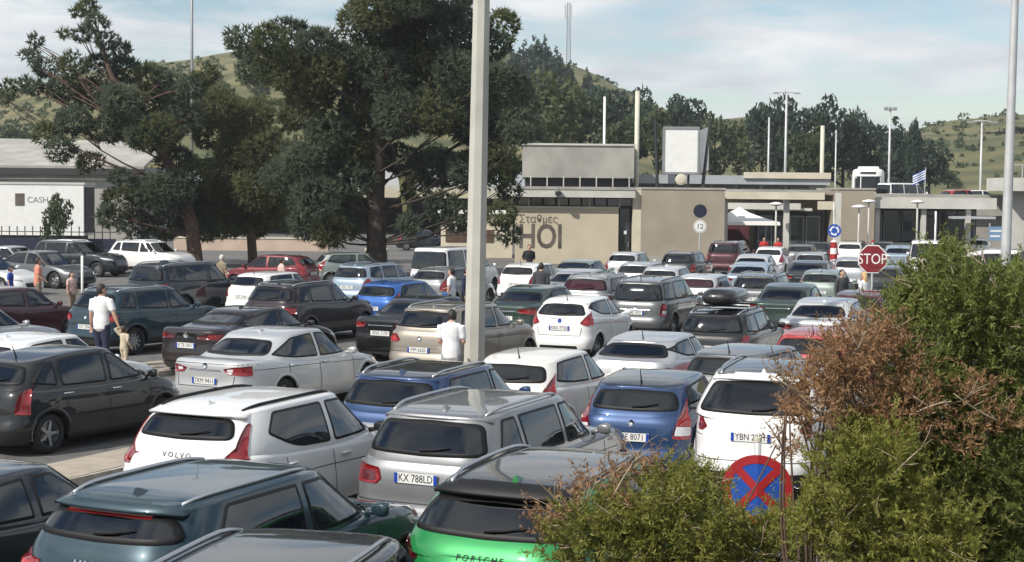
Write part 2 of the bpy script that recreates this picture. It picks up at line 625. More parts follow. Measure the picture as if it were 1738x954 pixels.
    def side_poly():
        lo = []; up = []
        n = 14
        yfb, yft = gy_f(.08) - dlo_f * 1.15, gy_f(hi) - dlo_f * S.get('dft', .75)
        yrb, yrt = gy_r(.08) + dlo_r, gy_r(hi) + dlo_r * S.get('drt', .9)
        for i in range(n + 1):
            u = i / n
            yb = yfb + (yrb - yfb) * u
            yt = yft + (yrt - yft) * u
            kick = S.get('kick', 0.0) * max(0, (u - .72) / .28) ** 1.5
            lo.append((yb, zb(yb) + kick))
            up.append((yt, zlow(yt) + (roof(yt) - zlow(yt)) * (hi - S.get('dsl', 0.0) * u * u)))
        return lo, up
    lo, up = side_poly()
    def at(line, y):
        for i in range(len(line) - 1):
            a, b = line[i], line[i + 1]
            if (a[0] - y) * (b[0] - y) <= 0:
                t = (y - a[0]) / (b[0] - a[0]) if a[0] != b[0] else 0
                return (y, a[1] + (b[1] - a[1]) * t)
        return line[0] if y > line[0][0] else line[-1]
    cuts = [T(t) for t in S.get('pillars', (.52,))]      # B (and C) pillars
    polys_side = []
    edges = [None] + cuts + [None]
    pw = 0.045
    for i in range(len(edges) - 1):
        a, b = edges[i], edges[i + 1]
        L_ = [p for p in lo if (a is None or p[0] < a - pw - .02) and (b is None or p[0] > b + pw + .02)]
        U_ = [p for p in up if (a is None or p[0] < a - pw - .02) and (b is None or p[0] > b + pw + .02)]
        if a is not None:
            L_ = [at(lo, a - pw)] + L_; U_ = [at(up, a - pw)] + U_
        if b is not None:
            L_ = L_ + [at(lo, b + pw)]; U_ = U_ + [at(up, b + pw)]
        if len(L_) < 2: continue
        if len(U_) == 0: U_ = [at(up, (L_[0][0] + L_[-1][0]) / 2)]
        poly = L_ + U_[::-1]
        polys_side.append(rounded(poly, 0.045, 3))
    rw0, rw1 = S.get('rw', (0.80, 0.80))
    yr0 = gy_r(.15)
    zr0 = zlow(gd) + 0.06 + S.get('rsill', 0.05)
    zr1 = zlow(gc) + (roof(gc) - zlow(gc)) * S.get('rtop', 0.83)
    rear_poly = rounded([(-gw(.1) * rw0, zr0), (0, zr0 - S.get('rdip', .02)), (gw(.1) * rw0, zr0), (gw(.85) * rw1, zr1), (0, zr1 + .02), (-gw(.85) * rw1, zr1)], 0.09, 4)
    zf0 = zlow(ga) + 0.05; zf1 = zlow(gb) + (roof(gb) - zlow(gb)) * 0.87
    front_poly = rounded([(-gw(.1) * .86, zf0), (0, zf0 - .01), (gw(.1) * .86, zf0), (gw(.85) * .86, zf1), (0, zf1 + .02), (-gw(.85) * .86, zf1)], 0.08, 4)
    wins = []
    for p in polys_side:
        wins.append(('right', p)); wins.append(('left', p))
    if S.get('rearglass', True): wins.append(('rear', rear_poly))
    wins.append(('front', front_poly))
    tv = []; tf = []
    dead = set(); hole = []
    centers = np.concatenate([GV[np.array(gf[:-1])].mean(axis=1), GV[np.array(gf[-1])].mean(axis=0)[None]])
    for view, p in wins:
        p = [Vector(q) for q in p]
        if area2(p) < 0: p = p[::-1]
        p = resample(p, 0.09)
        fr = 0.028 if view in ('right', 'left') else 0.04
        inner = inset_poly(p, fr)
        v_, f_ = ring_patch(gbvh, view, p, inner, 0.006)
        tf += [[i + len(tv) for i in f] for f in f_]; tv += v_
        mk = 'wind_glass' if view == 'front' else S.get('rglass', 'glass') if view == 'rear' else S.get('sglass', 'side_glass')
        nm = {'front': 'windshield', 'rear': 'rear_window'}.get(view, 'side_window')
        parts.append((nm, patch(gbvh, view, inner, 0.004, 0.11, name=nm), mk, None))
        cut = inset_poly(p, fr * 0.45)
        q = centers[:, [0, 2]] if view in ('rear', 'front') else centers[:, [1, 2]]
        sel = inside_np(q, cut)
        sel &= {'right': centers[:, 0] > .2, 'left': centers[:, 0] < -.2, 'rear': centers[:, 1] < ycg, 'front': centers[:, 1] > ycg}[view]
        new = np.nonzero(sel)[0].tolist()
        dead.update(new)
        hole.append((view, cut, new))
    parts.append(('window_trim', mesh_from('window_trim', tv, tf, smooth=True), S.get('trimmat', 'trim'), None))
    # pull the edge of each window hole onto the outline so that no steps show
    GS = GV.copy()
    live = set()
    for i in range(len(gf)):
        if i not in dead: live.update(gf[i])
    for view, cut, new in hole:
        edge = {v for i in new for v in gf[i]} & live
        cp = np.array([(q.x, q.y) for q in resample(cut, .012)])
        for v in edge:
            q = (GV[v][0], GV[v][2]) if view in ('rear', 'front') else (GV[v][1], GV[v][2])
            k = int(np.argmin((cp[:, 0] - q[0]) ** 2 + (cp[:, 1] - q[1]) ** 2))
            h, _ = cast(gbvh, view, cp[k])
            GS[v] = h
    GV = GS
    # body faces ---------------------------------------------------------
    rwl = S['wheel']
    wy = (yF - S['fo'], yF - S['fo'] - S['wb'])
    AR = rwl + S.get('arch', 0.055)
    def in_arch(c, grow=0.0):
        return any((c[1] - y) ** 2 + (c[2] - rwl) ** 2 < (AR + grow) ** 2 for y in wy) and abs(c[0]) > W * 0.3
    bx, by = outline(gy_r(0), gy_f(0), gw(0), gn_r, gn_f, 90)
    base_poly = [Vector((a * .985, (b - ycg) * .985 + ycg)) for a, b in zip(bx, by)]
    AC = np.concatenate([V[np.array(allf[:-1])].mean(axis=1), V[np.array(allf[-1])].mean(axis=0)[None]])
    in_base = inside_np(AC[:, :2], base_poly)
    for fi, f in enumerate(allf):
        c = AC[fi]
        row = fi // NR
        if row < body_rows - 1 and in_arch(c, 0.008): continue
        if row >= body_rows - 1 and in_base[fi]:
            inf.append(f); continue
        if row < body_rows - 1 and TUB_F[row] < clad - 1e-6: lowf.append(f)
        else: bodyf.append(f)
    lowf.append([idx(0, k) for k in range(NR)][::-1])
    bv = [tuple(v) for v in V] + [tuple(v) for v in GV]
    two = S.get('blackroof', False)
    keep = [i for i in range(len(gf)) if i not in dead]
    rooff = []
    if two:
        thr = (ng - 3) * NR
        rooff = [gf[i] for i in keep if i >= thr]
        keep = [i for i in keep if i < thr]
    bodyall = bodyf + [[a + goff for a in gf[i]] for i in keep]
    def compact(vs, fs):
        used = sorted({i for f in fs for i in f}); mp = {u: k for k, u in enumerate(used)}
        return [vs[u] for u in used], [[mp[i] for i in f] for f in fs]
    parts.insert(0, ('body', mesh_from('body', *compact(bv, bodyall)), 'PAINT', None))
    parts.append(('lower_trim', mesh_from('lower_trim', *compact(bv, lowf)), 'plastic', None))
    if two:
        parts.append(('roof', mesh_from('roof', *compact([tuple(v) for v in GV], rooff)), 'ROOF', None))
    iv = [(v[0], v[1], v[2] - 0.10) for v in V]
    parts.append(('interior', mesh_from('interior', *compact(iv, inf)), 'interior', None))
    # seats ----------------------------------------------------------------
    b = MB()
    zs = top((ga + gd) / 2) - 0.1
    sx = W * 0.2
    ysf = T(S.get('seat', .50))
    for s in (-1, 1):
        b.box((s * sx, ysf, zs + 0.10), (W * .26, .14, .34), taper=.8)
        b.box((s * sx, ysf - .02, zs + 0.345), (.24, .09, .17), taper=.8)
    yrs = min(ysf - .82, T(.52) - .6)
    if yrs > gd + .35:
        b.box((0, yrs, zs + 0.06), (W * .62, .14, .26), taper=.92)
        for s in (-1, 0, 1):
            b.box((s * sx, yrs - .02, zs + 0.25), (.22, .08, .13), taper=.8)
    b.box((0, ga - .42, zs + .06), (W * .66, .3, .1), taper=.8)
    b.lathe([(.17, -.01), (.19, -.01), (.19, .01), (.17, .01), (.17, -.01)], 'y', (-sx, ga - .62, zs + .12), 14)
    parts.append(('seats', b.mesh('seats'), 'interior', None))
    # wheels and arches -----------------------------------------------------
    for y in wy:
        for s in (-1, 1):
            tvw = []; tfw = []
            n = 22
            view = 'right' if s > 0 else 'left'
            for k in range(n + 1):
                a = R(-12 + 204 * k / n)
                for r_, of in ((AR - .004, -.03), (AR - .004, .006), (AR + .042, .006), (AR + .05, -.006)):
                    q = (y + r_ * math.cos(a), max(z0 + .01, rwl + r_ * math.sin(a)))
                    h, nn = cast(bvh, view, q)
                    tvw.append(Vector((h.x, q[0], q[1])) + Vector((s, 0, 0)) * of)
            for k in range(n):
                for j in range(3):
                    a0 = 4 * k + j
                    tfw.append([a0, a0 + 1, a0 + 5, a0 + 4])
            parts.append(('wheel_arch', mesh_from('wheel_arch', tvw, tfw), S.get('archmat', 'PAINT'), None))
    for y in wy:
        for s in (-1, 1):
            wl = MB(); vs = []; fs = []; n = 14
            for k in range(n + 1):
                a = R(-10 + 200 * k / n)
                vs += [(s * W * .485, y + (AR + .02) * math.cos(a), rwl + (AR + .02) * math.sin(a)), (s * W * .27, y + (AR + .02) * math.cos(a), rwl + (AR + .02) * math.sin(a))]
            for k in range(n):
                fs.append([2 * k, 2 * k + 1, 2 * k + 3, 2 * k + 2])
            fs.append([2 * k + 1 for k in range(n + 1)])
            wl.add(vs, fs)
            parts.append(('wheel_well', wl.mesh('wheel_well'), 'plastic', None))
    tw = S.get('tw', .205)
    ty = MB().lathe([(rwl * .66, -tw / 2 + .01), (rwl * .9, -tw / 2), (rwl * .985, -tw / 2 + .03), (rwl, 0), (rwl * .985, tw / 2 - .03), (rwl * .9, tw / 2), (rwl * .66, tw / 2 - .01)], 'x', n=28).mesh('wheel', True)
    rm = MB()
    rr = rwl * .67
    rm.lathe([(rr, -.08), (rr, .075), (rr * .93, .08), (rr * .9, .03), (rr * .88, -.06)], 'x', n=28)
    sp = S.get('spokes', 5)
    for k in range(sp):
        a = 2 * math.pi * k / sp
        ca, sa = math.cos(a), math.sin(a)
        vs = []
        for r_, hw, xo in ((rr * .12, rr * .13, .062), (rr * .93, rr * .10, .05)):
            for sg in (-1, 1):
                for xx in (xo, xo - .045):
                    vs.append((xx, r_ * ca - sg * hw * sa, r_ * sa + sg * hw * ca))
        rm.add(vs, [[0, 2, 6, 4], [0, 4, 5, 1], [2, 3, 7, 6], [1, 5, 7, 3]])
    rm.lathe([(0.001, .068), (rr * .2, .068), (rr * .22, .04)], 'x', n=12)
    rm.lathe([(0.001, -.05), (rr * .88, -.05)], 'x', n=20)
    rm = rm.mesh('rim', False)
    for y in wy:
        for s in (-1, 1):
            hx = min(cast(bvh, 'right', (y + dy_, rwl + .12))[0].x for dy_ in (-.3, 0, .3))
            parts.append(('wheel', ty, 'tyre', ('WHEEL', (s * (hx - tw / 2 - .02), y, rwl), s, rm)))
    # mirrors -----------------------------------------------------------------
    ym = gy_f(.12) - dlo_f * .95
    for s in (-1, 1):
        m = MB()
        prof = [(.0, -.085), (.05, -.08), (.085, -.04), (.098, .02), (.085, .07), (.03, .09), (0.0, .092)]
        n = 12; vs = []; fs = []
        for r_, xx in prof:
            for k in range(n):
                t = 2 * math.pi * k / n
                vs.append((s * (W / 2 * wsec(1) + .10 + xx * 1.0), ym + .3 * r_ * math.cos(t) + .055 * (1 if math.cos(t) > 0 else 0) * (r_ / .1), top(ym) + .075 + .7 * r_ * math.sin(t)))
        for i in range(len(prof) - 1):
            for k in range(n):
                q = [i * n + k, i * n + (k + 1) % n, (i + 1) * n + (k + 1) % n, (i + 1) * n + k]
                fs.append(q if s > 0 else q[::-1])
        m.add(vs, fs)
        m.tube([(s * W / 2 * wsec(1) * .93, ym + .02, top(ym) + .02), (s * (W / 2 * wsec(1) + .06), ym + .02, top(ym) + .05)], [.03, .025], 6)
        parts.append(('side_mirror', m.mesh('side_mirror', True), S.get('mirmat', 'PAINT'), None))
    # tail lamps, plate, handles ------------------------------------------------
    WRAP[0] = None
    for lamp in S.get('lamps', []):
        pl, mk = lamp[0], lamp[1]
        sub = lamp[2] if len(lamp) > 2 else []
        for s in (-1, 1):
            q = rounded([(s * a * W / 2, b) for a, b in pl], .02, 3)
            i0 = len(parts)
            zm = sum(b for a, b in pl) / len(pl)
            WRAP[0] = cast(bvh, 'rear', (.3, zm))[0].y; WRAP[1] = S.get('wrap', .26)
            parts.append(('tail_light', patch(bvh, 'rear', q, .012, .05, skirt=.02, name='tail_light'), mk, None))
            for sp_, smk in sub:
                q2 = rounded([(s * a * W / 2, b) for a, b in sp_], .015, 2)
                parts.append(('lens', patch(bvh, 'rear', q2, .0155, .05, name='lens'), smk, i0))
    WRAP[0] = None
    for pl, mk in S.get('sidelamps', []):          # (forward of the tail, height) outlines on the flanks
        for vw in ('right', 'left'):
            parts.append(('tail_light', patch(bvh, vw, rounded([(yR + a, b) for a, b in pl], .015, 3), .012, .05, skirt=.02, name='tail_light'), mk, None))
    for a, b, c, d, mk, nm in S.get('rearbands', []):      # x0, z0, x1, z1 strips across the tail
        q = rounded([(a, b), (c, b), (c, d), (a, d)], min(.03, abs(d - b) * .45), 3)
        parts.append((nm, patch(bvh, 'rear', q, .008, .06, skirt=.012, name=nm), mk, None))
    pz = S.get('plate', (0, .8))
    if pz:
        q = [(pz[0] - .26, pz[1] - .056), (pz[0] + .26, pz[1] - .056), (pz[0] + .26, pz[1] + .056), (pz[0] - .26, pz[1] + .056)]
        hh, nn = cast(bvh, 'rear', pz)
        yy = min(cast(bvh, 'rear', a)[0].y for a in q) - .012
        m = MB().box((pz[0], yy, pz[1]), (.52, .012, .112))
        parts.append(('licence_plate', m.mesh('licence_plate'), 'plate', None))
        S['_plate'] = (pz[0], yy - .0085, pz[1], len(parts) - 1)
        m = MB().box((pz[0] - .24, yy - .0075, pz[1]), (.04, .004, .108)).box((pz[0] + .24, yy - .0075, pz[1]), (.04, .004, .108))
        parts.append(('plate_band', m.mesh('plate_band'), 'plate_blue', len(parts) - 1))
    for t, z in S.get('handles', []):
        for s in (-1, 1):
            y = T(t)
            h, nn = cast(bvh, 'right', (y, z))
            m = MB().tube([(s * (h.x + .002), y + .1, z), (s * (h.x + .028), y + .075, z + .004), (s * (h.x + .028), y - .075, z + .004), (s * (h.x + .002), y - .1, z)], .014, 6)
            parts.append(('door_handle', m.mesh('door_handle', True), S.get('handmat', 'PAINT'), None))
    # panel gaps: doors, tailgate, bumper
    sv = []; sf = []
    def add(vf):
        v_, f_ = vf
        sf.extend([[i + len(sv) for i in f] for f in f_]); sv.extend(v_)
    for view in ('right', 'left'):
        for t in S.get('doors', ()):
            y = T(t)
            add(strip(bvh, view, [(y, z0 + .1), (y + .01, z0 + .4), (y, top(y) - .02)], .012))
        for (t1, z1, t2, z2) in S.get('creases', ()):
            add(strip(bvh, view, [(T(t1), z1), (T((t1 + t2) / 2), (z1 + z2) / 2 + .012), (T(t2), z2)], .01, .002))
    for line in S.get('seams', []):
        for s in (-1, 1):
            add(strip(bvh, 'rear', [(s * a * W / 2, b) for a, b in line], .012))
    if sv:
        parts.append(('panel_gap', mesh_from('panel_gap', sv, sf, smooth=False), 'ink', None))
    # roof things ---------------------------------------------------------------
    if S.get('rails'):
        for s in (-1, 1):
            pts = []
            n = 12
            ya, yb = gy_f(1) - .25, gy_r(1) + .12
            for i in range(n + 1):
                u = i / n
                y = ya + (yb - ya) * u
                x = s * (gw(.89) - .10 - .05 * abs(2 * u - 1) ** 4)
                h, _ = cast(gbvh, 'top', (x, y))
                lift = S['rails'][1] * min(1, min(u, 1 - u) * 9)
                pts.append((x, y, h.z + lift))
            m = MB().tube(pts, [.018] * len(pts), 6)
            parts.append(('roof_rail', m.mesh('roof_rail', True), S['rails'][0], None))
    if S.get('spoiler'):
        d_, mk = S['spoiler']
        vs = []; fs = []; n = 10
        hw = gw(.86) * .92
        for i in range(n + 1):
            u = -1 + 2 * i / n
            x = u * hw
            yb_ = cast(gbvh, 'top', (x * .96, gc + .16))[0]
            yy = gy_r(.9) + .06 + .05 * abs(u) ** 3
            zt = yb_.z - .004
            e = yy - d_ + .10 * abs(u) ** 4
            vs += [(x * .97, gc + .22, zt + .012), (x, e, zt - .032), (x, e + .012, zt - .06), (x * .97, yy + .16, zt - .075)]
        for i in range(n):
            for j in range(3):
                a0 = 4 * i + j
                fs.append([a0, a0 + 4, a0 + 5, a0 + 1])
        fs += [[0, 1, 2, 3], [4 * n + 3, 4 * n + 2, 4 * n + 1, 4 * n]]
        m = mesh_from('spoiler', vs, fs, True)
        parts.append(('spoiler', m, mk, None))
    if S.get('antenna') == 'fin':
        y = gy_r(1) + .30; h, _ = cast(gbvh, 'top', (0, y))
        m = MB().add([(-.03, y + .1, h.z - .01), (.03, y + .1, h.z - .01), (.03, y - .08, h.z - .01), (-.03, y - .08, h.z - .01), (-.008, y - .05, h.z + .045), (.008, y - .05, h.z + .045), (.008, y - .075, h.z + .042), (-.008, y - .075, h.z + .042)],
                     [[0, 1, 5, 4], [1, 2, 6, 5], [2, 3, 7, 6], [3, 0, 4, 7], [4, 5, 6, 7]])
        parts.append(('antenna', m.mesh('antenna'), 'PAINT', None))
    elif S.get('antenna') == 'rod':
        y = gy_r(1) + .22; h, _ = cast(gbvh, 'top', (0, y))
        m = MB().tube([(0, y, h.z - .01), (0, y - .01, h.z + .03), (0, y - .09, h.z + .2)], [.022, .012, .004], 6)
        parts.append(('antenna', m.mesh('antenna'), 'trim', None))
    if S.get('wiper', True):
        zz = zr0 + .03
        pts = []
        for q in ((-.02, zz), (.16, zz + .015), (.34, zz + .05)):
            h, n_ = cast(bvh, 'rear', q); pts.append(h + n_ * .02)
        m = MB().tube(pts, [.014, .01, .008], 5)
        parts.append(('wiper', m.mesh('wiper'), 'trim', None))
    for s, sz, c, off, mk in S.get('letters', []):
        parts.append(('badge', decal_text(bvh, 'rear', s, sz, c, off, name='badge'), mk, None))
    for c, r_, mk in S.get('badge', []):
        q = [(c[0] + r_ * math.cos(k * math.pi / 7), c[1] + r_ * math.sin(k * math.pi / 7)) for k in range(14)]
        parts.append(('badge', patch(bvh, 'rear', q, .008, .05, skirt=.01, name='badge'), mk, None))
    # nose: headlamps and grille, for the cars seen from the front
    if S.get('nose', True):
        hz = top(yF - .25)
        for s in (-1, 1):
            q = rounded([(s * .55 * W / 2, hz - .20), (s * .90 * W / 2, hz - .14), (s * .93 * W / 2, hz - .02), (s * .60 * W / 2, hz - .10)], .03, 3)
            parts.append(('headlight', patch(bvh, 'front', q, .008, .06, skirt=.012, name='headlight'), 'clear_lens', None))
        q = rounded([(-.45 * W / 2, z0 + .14), (.45 * W / 2, z0 + .14), (.5 * W / 2, z0 + .3), (-.5 * W / 2, z0 + .3)], .04, 3)
        parts.append(('grille', patch(bvh, 'front', q, .006, .08, skirt=.01, name='grille'), 'trim', None))
    if S.get('pipes'):
        m = MB()
        for s in (-1, 1):
            yp = cast(bvh, 'rear', (s * W * .31, z0 + .05))[0].y
            m.lathe([(.001, yp + .04), (.045, yp + .04), (.05, yp - .03), (.056, yp - .03), (.056, yp + .1)], 'y', (s * W * .31, 0, z0 + .05), 12)
        parts.append(('exhaust_pipe', m.mesh('exhaust_pipe', True), 'chrome', None))
    if S.get('box'):
        vs = []; fs = []
        bl, bw, bh = 1.9, .42, .36
        lev = [(0, .55, .78), (.08, .82, .92), (.3, 1, 1), (.55, .98, .99), (.8, .88, .93), (.95, .66, .8), (1, .4, .6)]
        for f, kx, ky in lev:
            x, y = outline(-bl / 2 * ky, bl / 2 * ky * .97, bw * kx, 4.5, 2.8, 40)
            vs += [(a, b_ + ycg - .05, H + .1 + bh * f - .06 * max(0, b_ / bl) * f) for a, b_ in zip(x, y)]
        for i in range(len(lev) - 1):
            for k in range(40):
                fs.append([i * 40 + k, i * 40 + (k + 1) % 40, (i + 1) * 40 + (k + 1) % 40, (i + 1) * 40 + k])
        fs.append(list(range((len(lev) - 1) * 40, len(lev) * 40)))
        parts.append(('roof_box', mesh_from('roof_box', vs, fs), S['box'], None))
        m = MB()
        for yy in (ycg + .4, ycg - .5):
            m.tube([(-gw(.9) + .06, yy, H - .1), (-gw(.9) + .08, yy, H + .07), (gw(.9) - .08, yy, H + .07), (gw(.9) - .06, yy, H - .1)], .02, 6)
        parts.append(('roof_bars', m.mesh('roof_bars'), 'trim', None))
    S['_rt'] = (gc, roof(gc))           # roof tail, for placing
    S['_rc'] = ((gb + gc) / 2, H)
    return parts

KINDS_PARTS = {}
DETAIL = {  # parts kept at each level of detail
    0: None,
    1: {'panel_gap', 'plate_band', 'badge', 'wheel_well', 'door_handle', 'lens', 'exhaust_pipe'},
    2: {'panel_gap', 'plate_band', 'badge', 'wheel_well', 'door_handle', 'lens', 'exhaust_pipe', 'seats', 'wiper', 'grille', 'roof_bars', 'licence_plate', 'antenna'}}

def place_car(kind, paintkey, loc, heading, label, group, name='car', cat='car', lod=0, plate=None, roofkey=None, over=None, scale=1.0):
    if kind not in KINDS_PARTS:
        KINDS_PARTS[kind] = make_kind(SPEC[kind])
    parts = KINDS_PARTS[kind]
    root = thing(name, label, cat, (loc[0], loc[1], 0), -R(heading), group)
    if scale != 1.0: root.scale = (scale,) * 3
    drop = DETAIL[lod] or ()
    made = {}
    for i, (nm, me, mk, par) in enumerate(parts):
        if nm in drop and nm != 'roof_box': continue
        if mk == 'PAINT': m = M[paintkey]
        elif mk == 'ROOF': m = M[roofkey or 'paint_black']
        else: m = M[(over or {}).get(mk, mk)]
        if isinstance(par, tuple):
            o = obj(nm, me, m, root, par[1], 0 if par[2] > 0 else math.pi)
            if lod < 2: obj('rim', par[3], M['rim'] if lod == 0 or i % 2 == 0 else M['rim'], o)
            else: obj('rim', par[3], M['rim'], o)
        else:
            o = obj(nm, me, m, made[par] if par is not None and par in made else root)
        made[i] = o
    if plate is None and lod < 2:
        plate = ''.join(RNG.choice('ABEHIKMNOPTXYZ') for _ in range(3)) + ' ' + str(RNG.randint(1000, 9999))
    if plate and '_plate' in SPEC[kind]:
        x, y, z, pi = SPEC[kind]['_plate']
        v2, f = text_mesh(plate, .118)
        me = mesh_from('plate_text', [(x + a * .82, y, z + b_) for a, b_ in v2], f, False)
        obj('plate_text', me, M['ink'], made.get(pi, root))
    return root
# ------------------------------------------------------------------ measurements of the kinds of car (t: fraction of length from the nose)
ROOF_H = [(0, .3), (.30, .16), (.42, .035), (.55, 0), (.75, .02), (.90, .085), (1, .12)]
ROOF_S = [(0, .3), (.30, .12), (.41, .03), (.55, 0), (.78, .012), (.92, .055), (1, .08)]
ROOF_SED = [(0, .3), (.30, .14), (.42, .02), (.53, 0), (.65, .035), (.74, .10), (.86, .20), (1, .3)]
SPEC = {}
SPEC['hatch'] = dict(L=4.02, W=1.70, H=1.46, wheel=.305, fo=.82, wb=2.5, z0=.18,
    line=[(0, .60), (.05, .70), (.12, .80), (.26, .93), (.5, .94), (.8, .99), (.95, 1.0), (1, .96)],
    gh=(.21, .42, .885, .965), roof=ROOF_H, wg=.93, wr=.71, pillars=(.555,), dlo=(.33, .36), kick=.05, clad=.06,
    lamps=[([(.66, .72), (.93, .70), (.93, 1.16), (.80, 1.22), (.74, 1.0)], 'tail', [([(.70, .76), (.90, .75), (.90, .86), (.72, .88)], 'clear_lens')])],
    rw=(.80, .84), plate=(0, .72), handles=[(.50, .86)], doors=(.29, .60), antenna='rod', spoiler=(.05, 'PAINT'), badge=[((0, .90), .045, 'chrome')],
    seams=[[(0, .52), (.68, .52), (.72, .66)]], rearbands=[(-.5, .24, .5, .40, 'plastic', 'bumper_insert')])
SPEC['fiesta'] = dict(L=3.97, W=1.72, H=1.48, wheel=.31, fo=.8, wb=2.49, z0=.18,
    line=[(0, .62), (.05, .72), (.12, .82), (.26, .96), (.5, .98), (.8, 1.05), (.95, 1.06), (1, 1.0)],
    gh=(.20, .42, .895, .975), roof=ROOF_H, wg=.93, wr=.69, pillars=(.57,), dlo=(.33, .30), kick=.16, clad=.1, rsc=1.5,
    lamps=[([(.60, .90), (.76, .84), (.93, .86), (.92, 1.06), (.84, 1.19)], 'tail', [([(.68, .92), (.76, .89), (.84, .9), (.78, .99)], 'tail_inner')])],
    rw=(.80, .78), rsill=.02, plate=(0, .78), handles=[(.52, .88)], doors=(.30, .62), antenna='rod', spoiler=(.09, 'PAINT'), badge=[((0, .95), .05, 'plate_blue')],
    seams=[[(0, .60), (.62, .60), (.66, .80)]], rearbands=[(-.48, .2, .48, .36, 'plastic', 'bumper_insert')], creases=[(.3, .78, .95, .9)])
SPEC['citroen'] = dict(L=3.95, W=1.70, H=1.52, wheel=.31, fo=.78, wb=2.46, z0=.18,
    line=[(0, .66), (.05, .76), (.12, .86), (.25, .97), (.5, .96), (.8, .98), (.95, 1.0), (1, .96)],
    gh=(.17, .42, .86, .965), roof=[(0, .4), (.22, .26), (.36, .07), (.52, 0), (.7, .03), (.86, .12), (1, .2)], wg=.90, wr=.69, pillars=(.50, .76), dlo=(.32, .30), kick=.06, clad=.1,
    lamps=[([(.76, .66), (.95, .64), (.95, 1.08), (.86, 1.16), (.80, 1.0)], 'tail')],
    rw=(.82, .80), plate=(0, .74), handles=[(.47, .88), (.73, .90)], handmat='chrome', doors=(.28, .515, .74), antenna='rod', badge=[((0, .92), .045, 'chrome')],
    seams=[[(0, .54), (.7, .54), (.76, .64)]], archmat='PAINT', creases=[(.22, .52, .78, .52)])
SPEC['suv'] = dict(L=4.66, W=1.89, H=1.64, wheel=.36, fo=.84, wb=2.87, z0=.24,
    line=[(0, .78), (.04, .90), (.1, .99), (.25, 1.07), (.5, 1.06), (.8, 1.10), (.95, 1.10), (1, 1.05)],
    gh=(.24, .41, .895, .968), roof=ROOF_S, wg=.93, wr=.73, pillars=(.535, .775), dlo=(.32, .34), kick=.03, clad=.16, rsc=1.5,
    lamps=[([(.46, .90), (.52, .84), (.93, .84), (.95, .98), (.88, 1.05), (.50, 1.01)], 'tail', [([(.54, .87), (.74, .87), (.74, .98), (.54, .97)], 'tail_dark')])],
    rw=(.84, .84), rsill=.06, plate=(0, .93), handles=[(.50, .93), (.73, .95)], doors=(.30, .545, .765), antenna='fin', rails=('alu', .035), spoiler=(.08, 'PAINT'),
    seams=[[(0, .66), (.8, .66), (.86, .82)]], rearbands=[(-.8, .30, .8, .46, 'plastic', 'bumper_insert'), (-.62, .265, .62, .305, 'chrome', 'bumper_trim')],
    pipes=True, creases=[(.2, .86, .92, .9)], trimmat='trim', tw=.235, spokes=10)
SPEC['volvo'] = dict(L=4.43, W=1.87, H=1.64, wheel=.36, fo=.86, wb=2.70, z0=.23,
    line=[(0, .80), (.04, .92), (.1, 1.0), (.25, 1.07), (.5, 1.06), (.72, 1.09), (.9, 1.14), (1, 1.08)],
    gh=(.24, .41, .89, .968), roof=ROOF_S, wg=.93, wr=.705, pillars=(.55,), dlo=(.32, .60), kick=.17, clad=.16, rsc=1.6,
    lamps=[([(.66, .99), (.96, .99), (.96, 1.12), (.92, 1.14), (.89, 1.22), (.86, 1.45), (.70, 1.46), (.715, 1.22), (.62, 1.11)], 'tail',
            [([(.70, 1.02), (.92, 1.02), (.92, 1.06), (.71, 1.06)], 'tail_inner')])], sidelamps=[([(.16, .99), (.40, 1.01), (.38, 1.10), (.17, 1.12)], 'tail')],
    rw=(.74, .78), rsill=.17, wrap=.22, plate=(0, .72), handles=[(.50, .93), (.76, .97)], doors=(.31, .56, .78), antenna='fin', rails=('trim', .02), spoiler=(.15, 'PAINT'),
    seams=[[(0, .56), (.76, .56), (.80, .80)]], rearbands=[(-.8, .24, .8, .42, 'plastic', 'bumper_insert')], archmat='plastic',
    letters=[('V O L V O', .085, (0, 1.12), .006, 'trim')], creases=[(.25, .80, .95, .86)], tw=.235, mirmat='trim', sglass='dark_glass', rglass='dark_glass')
SPEC['kia'] = dict(L=4.42, W=1.84, H=1.58, wheel=.35, fo=.86, wb=2.72, z0=.22,
    line=[(0, .76), (.04, .88), (.1, .97), (.25, 1.04), (.5, 1.03), (.75, 1.07), (.92, 1.10), (1, 1.05)],
    gh=(.22, .41, .885, .968), roof=ROOF_S, wg=.93, wr=.73, pillars=(.54,), dlo=(.33, .62), kick=.12, clad=.16, rsc=1.6,
    lamps=[([(.50, 1.02), (.58, .98), (.95, 1.0), (.97, 1.10), (.90, 1.14), (.70, 1.09), (.52, 1.08)], 'tail', [([(.58, 1.02), (.86, 1.03), (.86, 1.06), (.6, 1.05)], 'tail_inner')])],
    rw=(.86, .84), rsill=.17, plate=(0, .6), handles=[(.50, .9), (.74, .93)], doors=(.30, .55, .77), antenna='fin', rails=('alu', .02), spoiler=(.16, 'PAINT'),
    seams=[[(0, .5), (.8, .5), (.86, .86)]], rearbands=[(-.8, .24, .8, .44, 'plastic', 'bumper_insert'), (-.42, 1.435, .42, 1.46, 'tail', 'brake_light')], archmat='plastic',
    letters=[('KIA', .15, (-.02, 1.06), .008, 'chrome')], creases=[(.25, .8, .95, .88)], tw=.235)
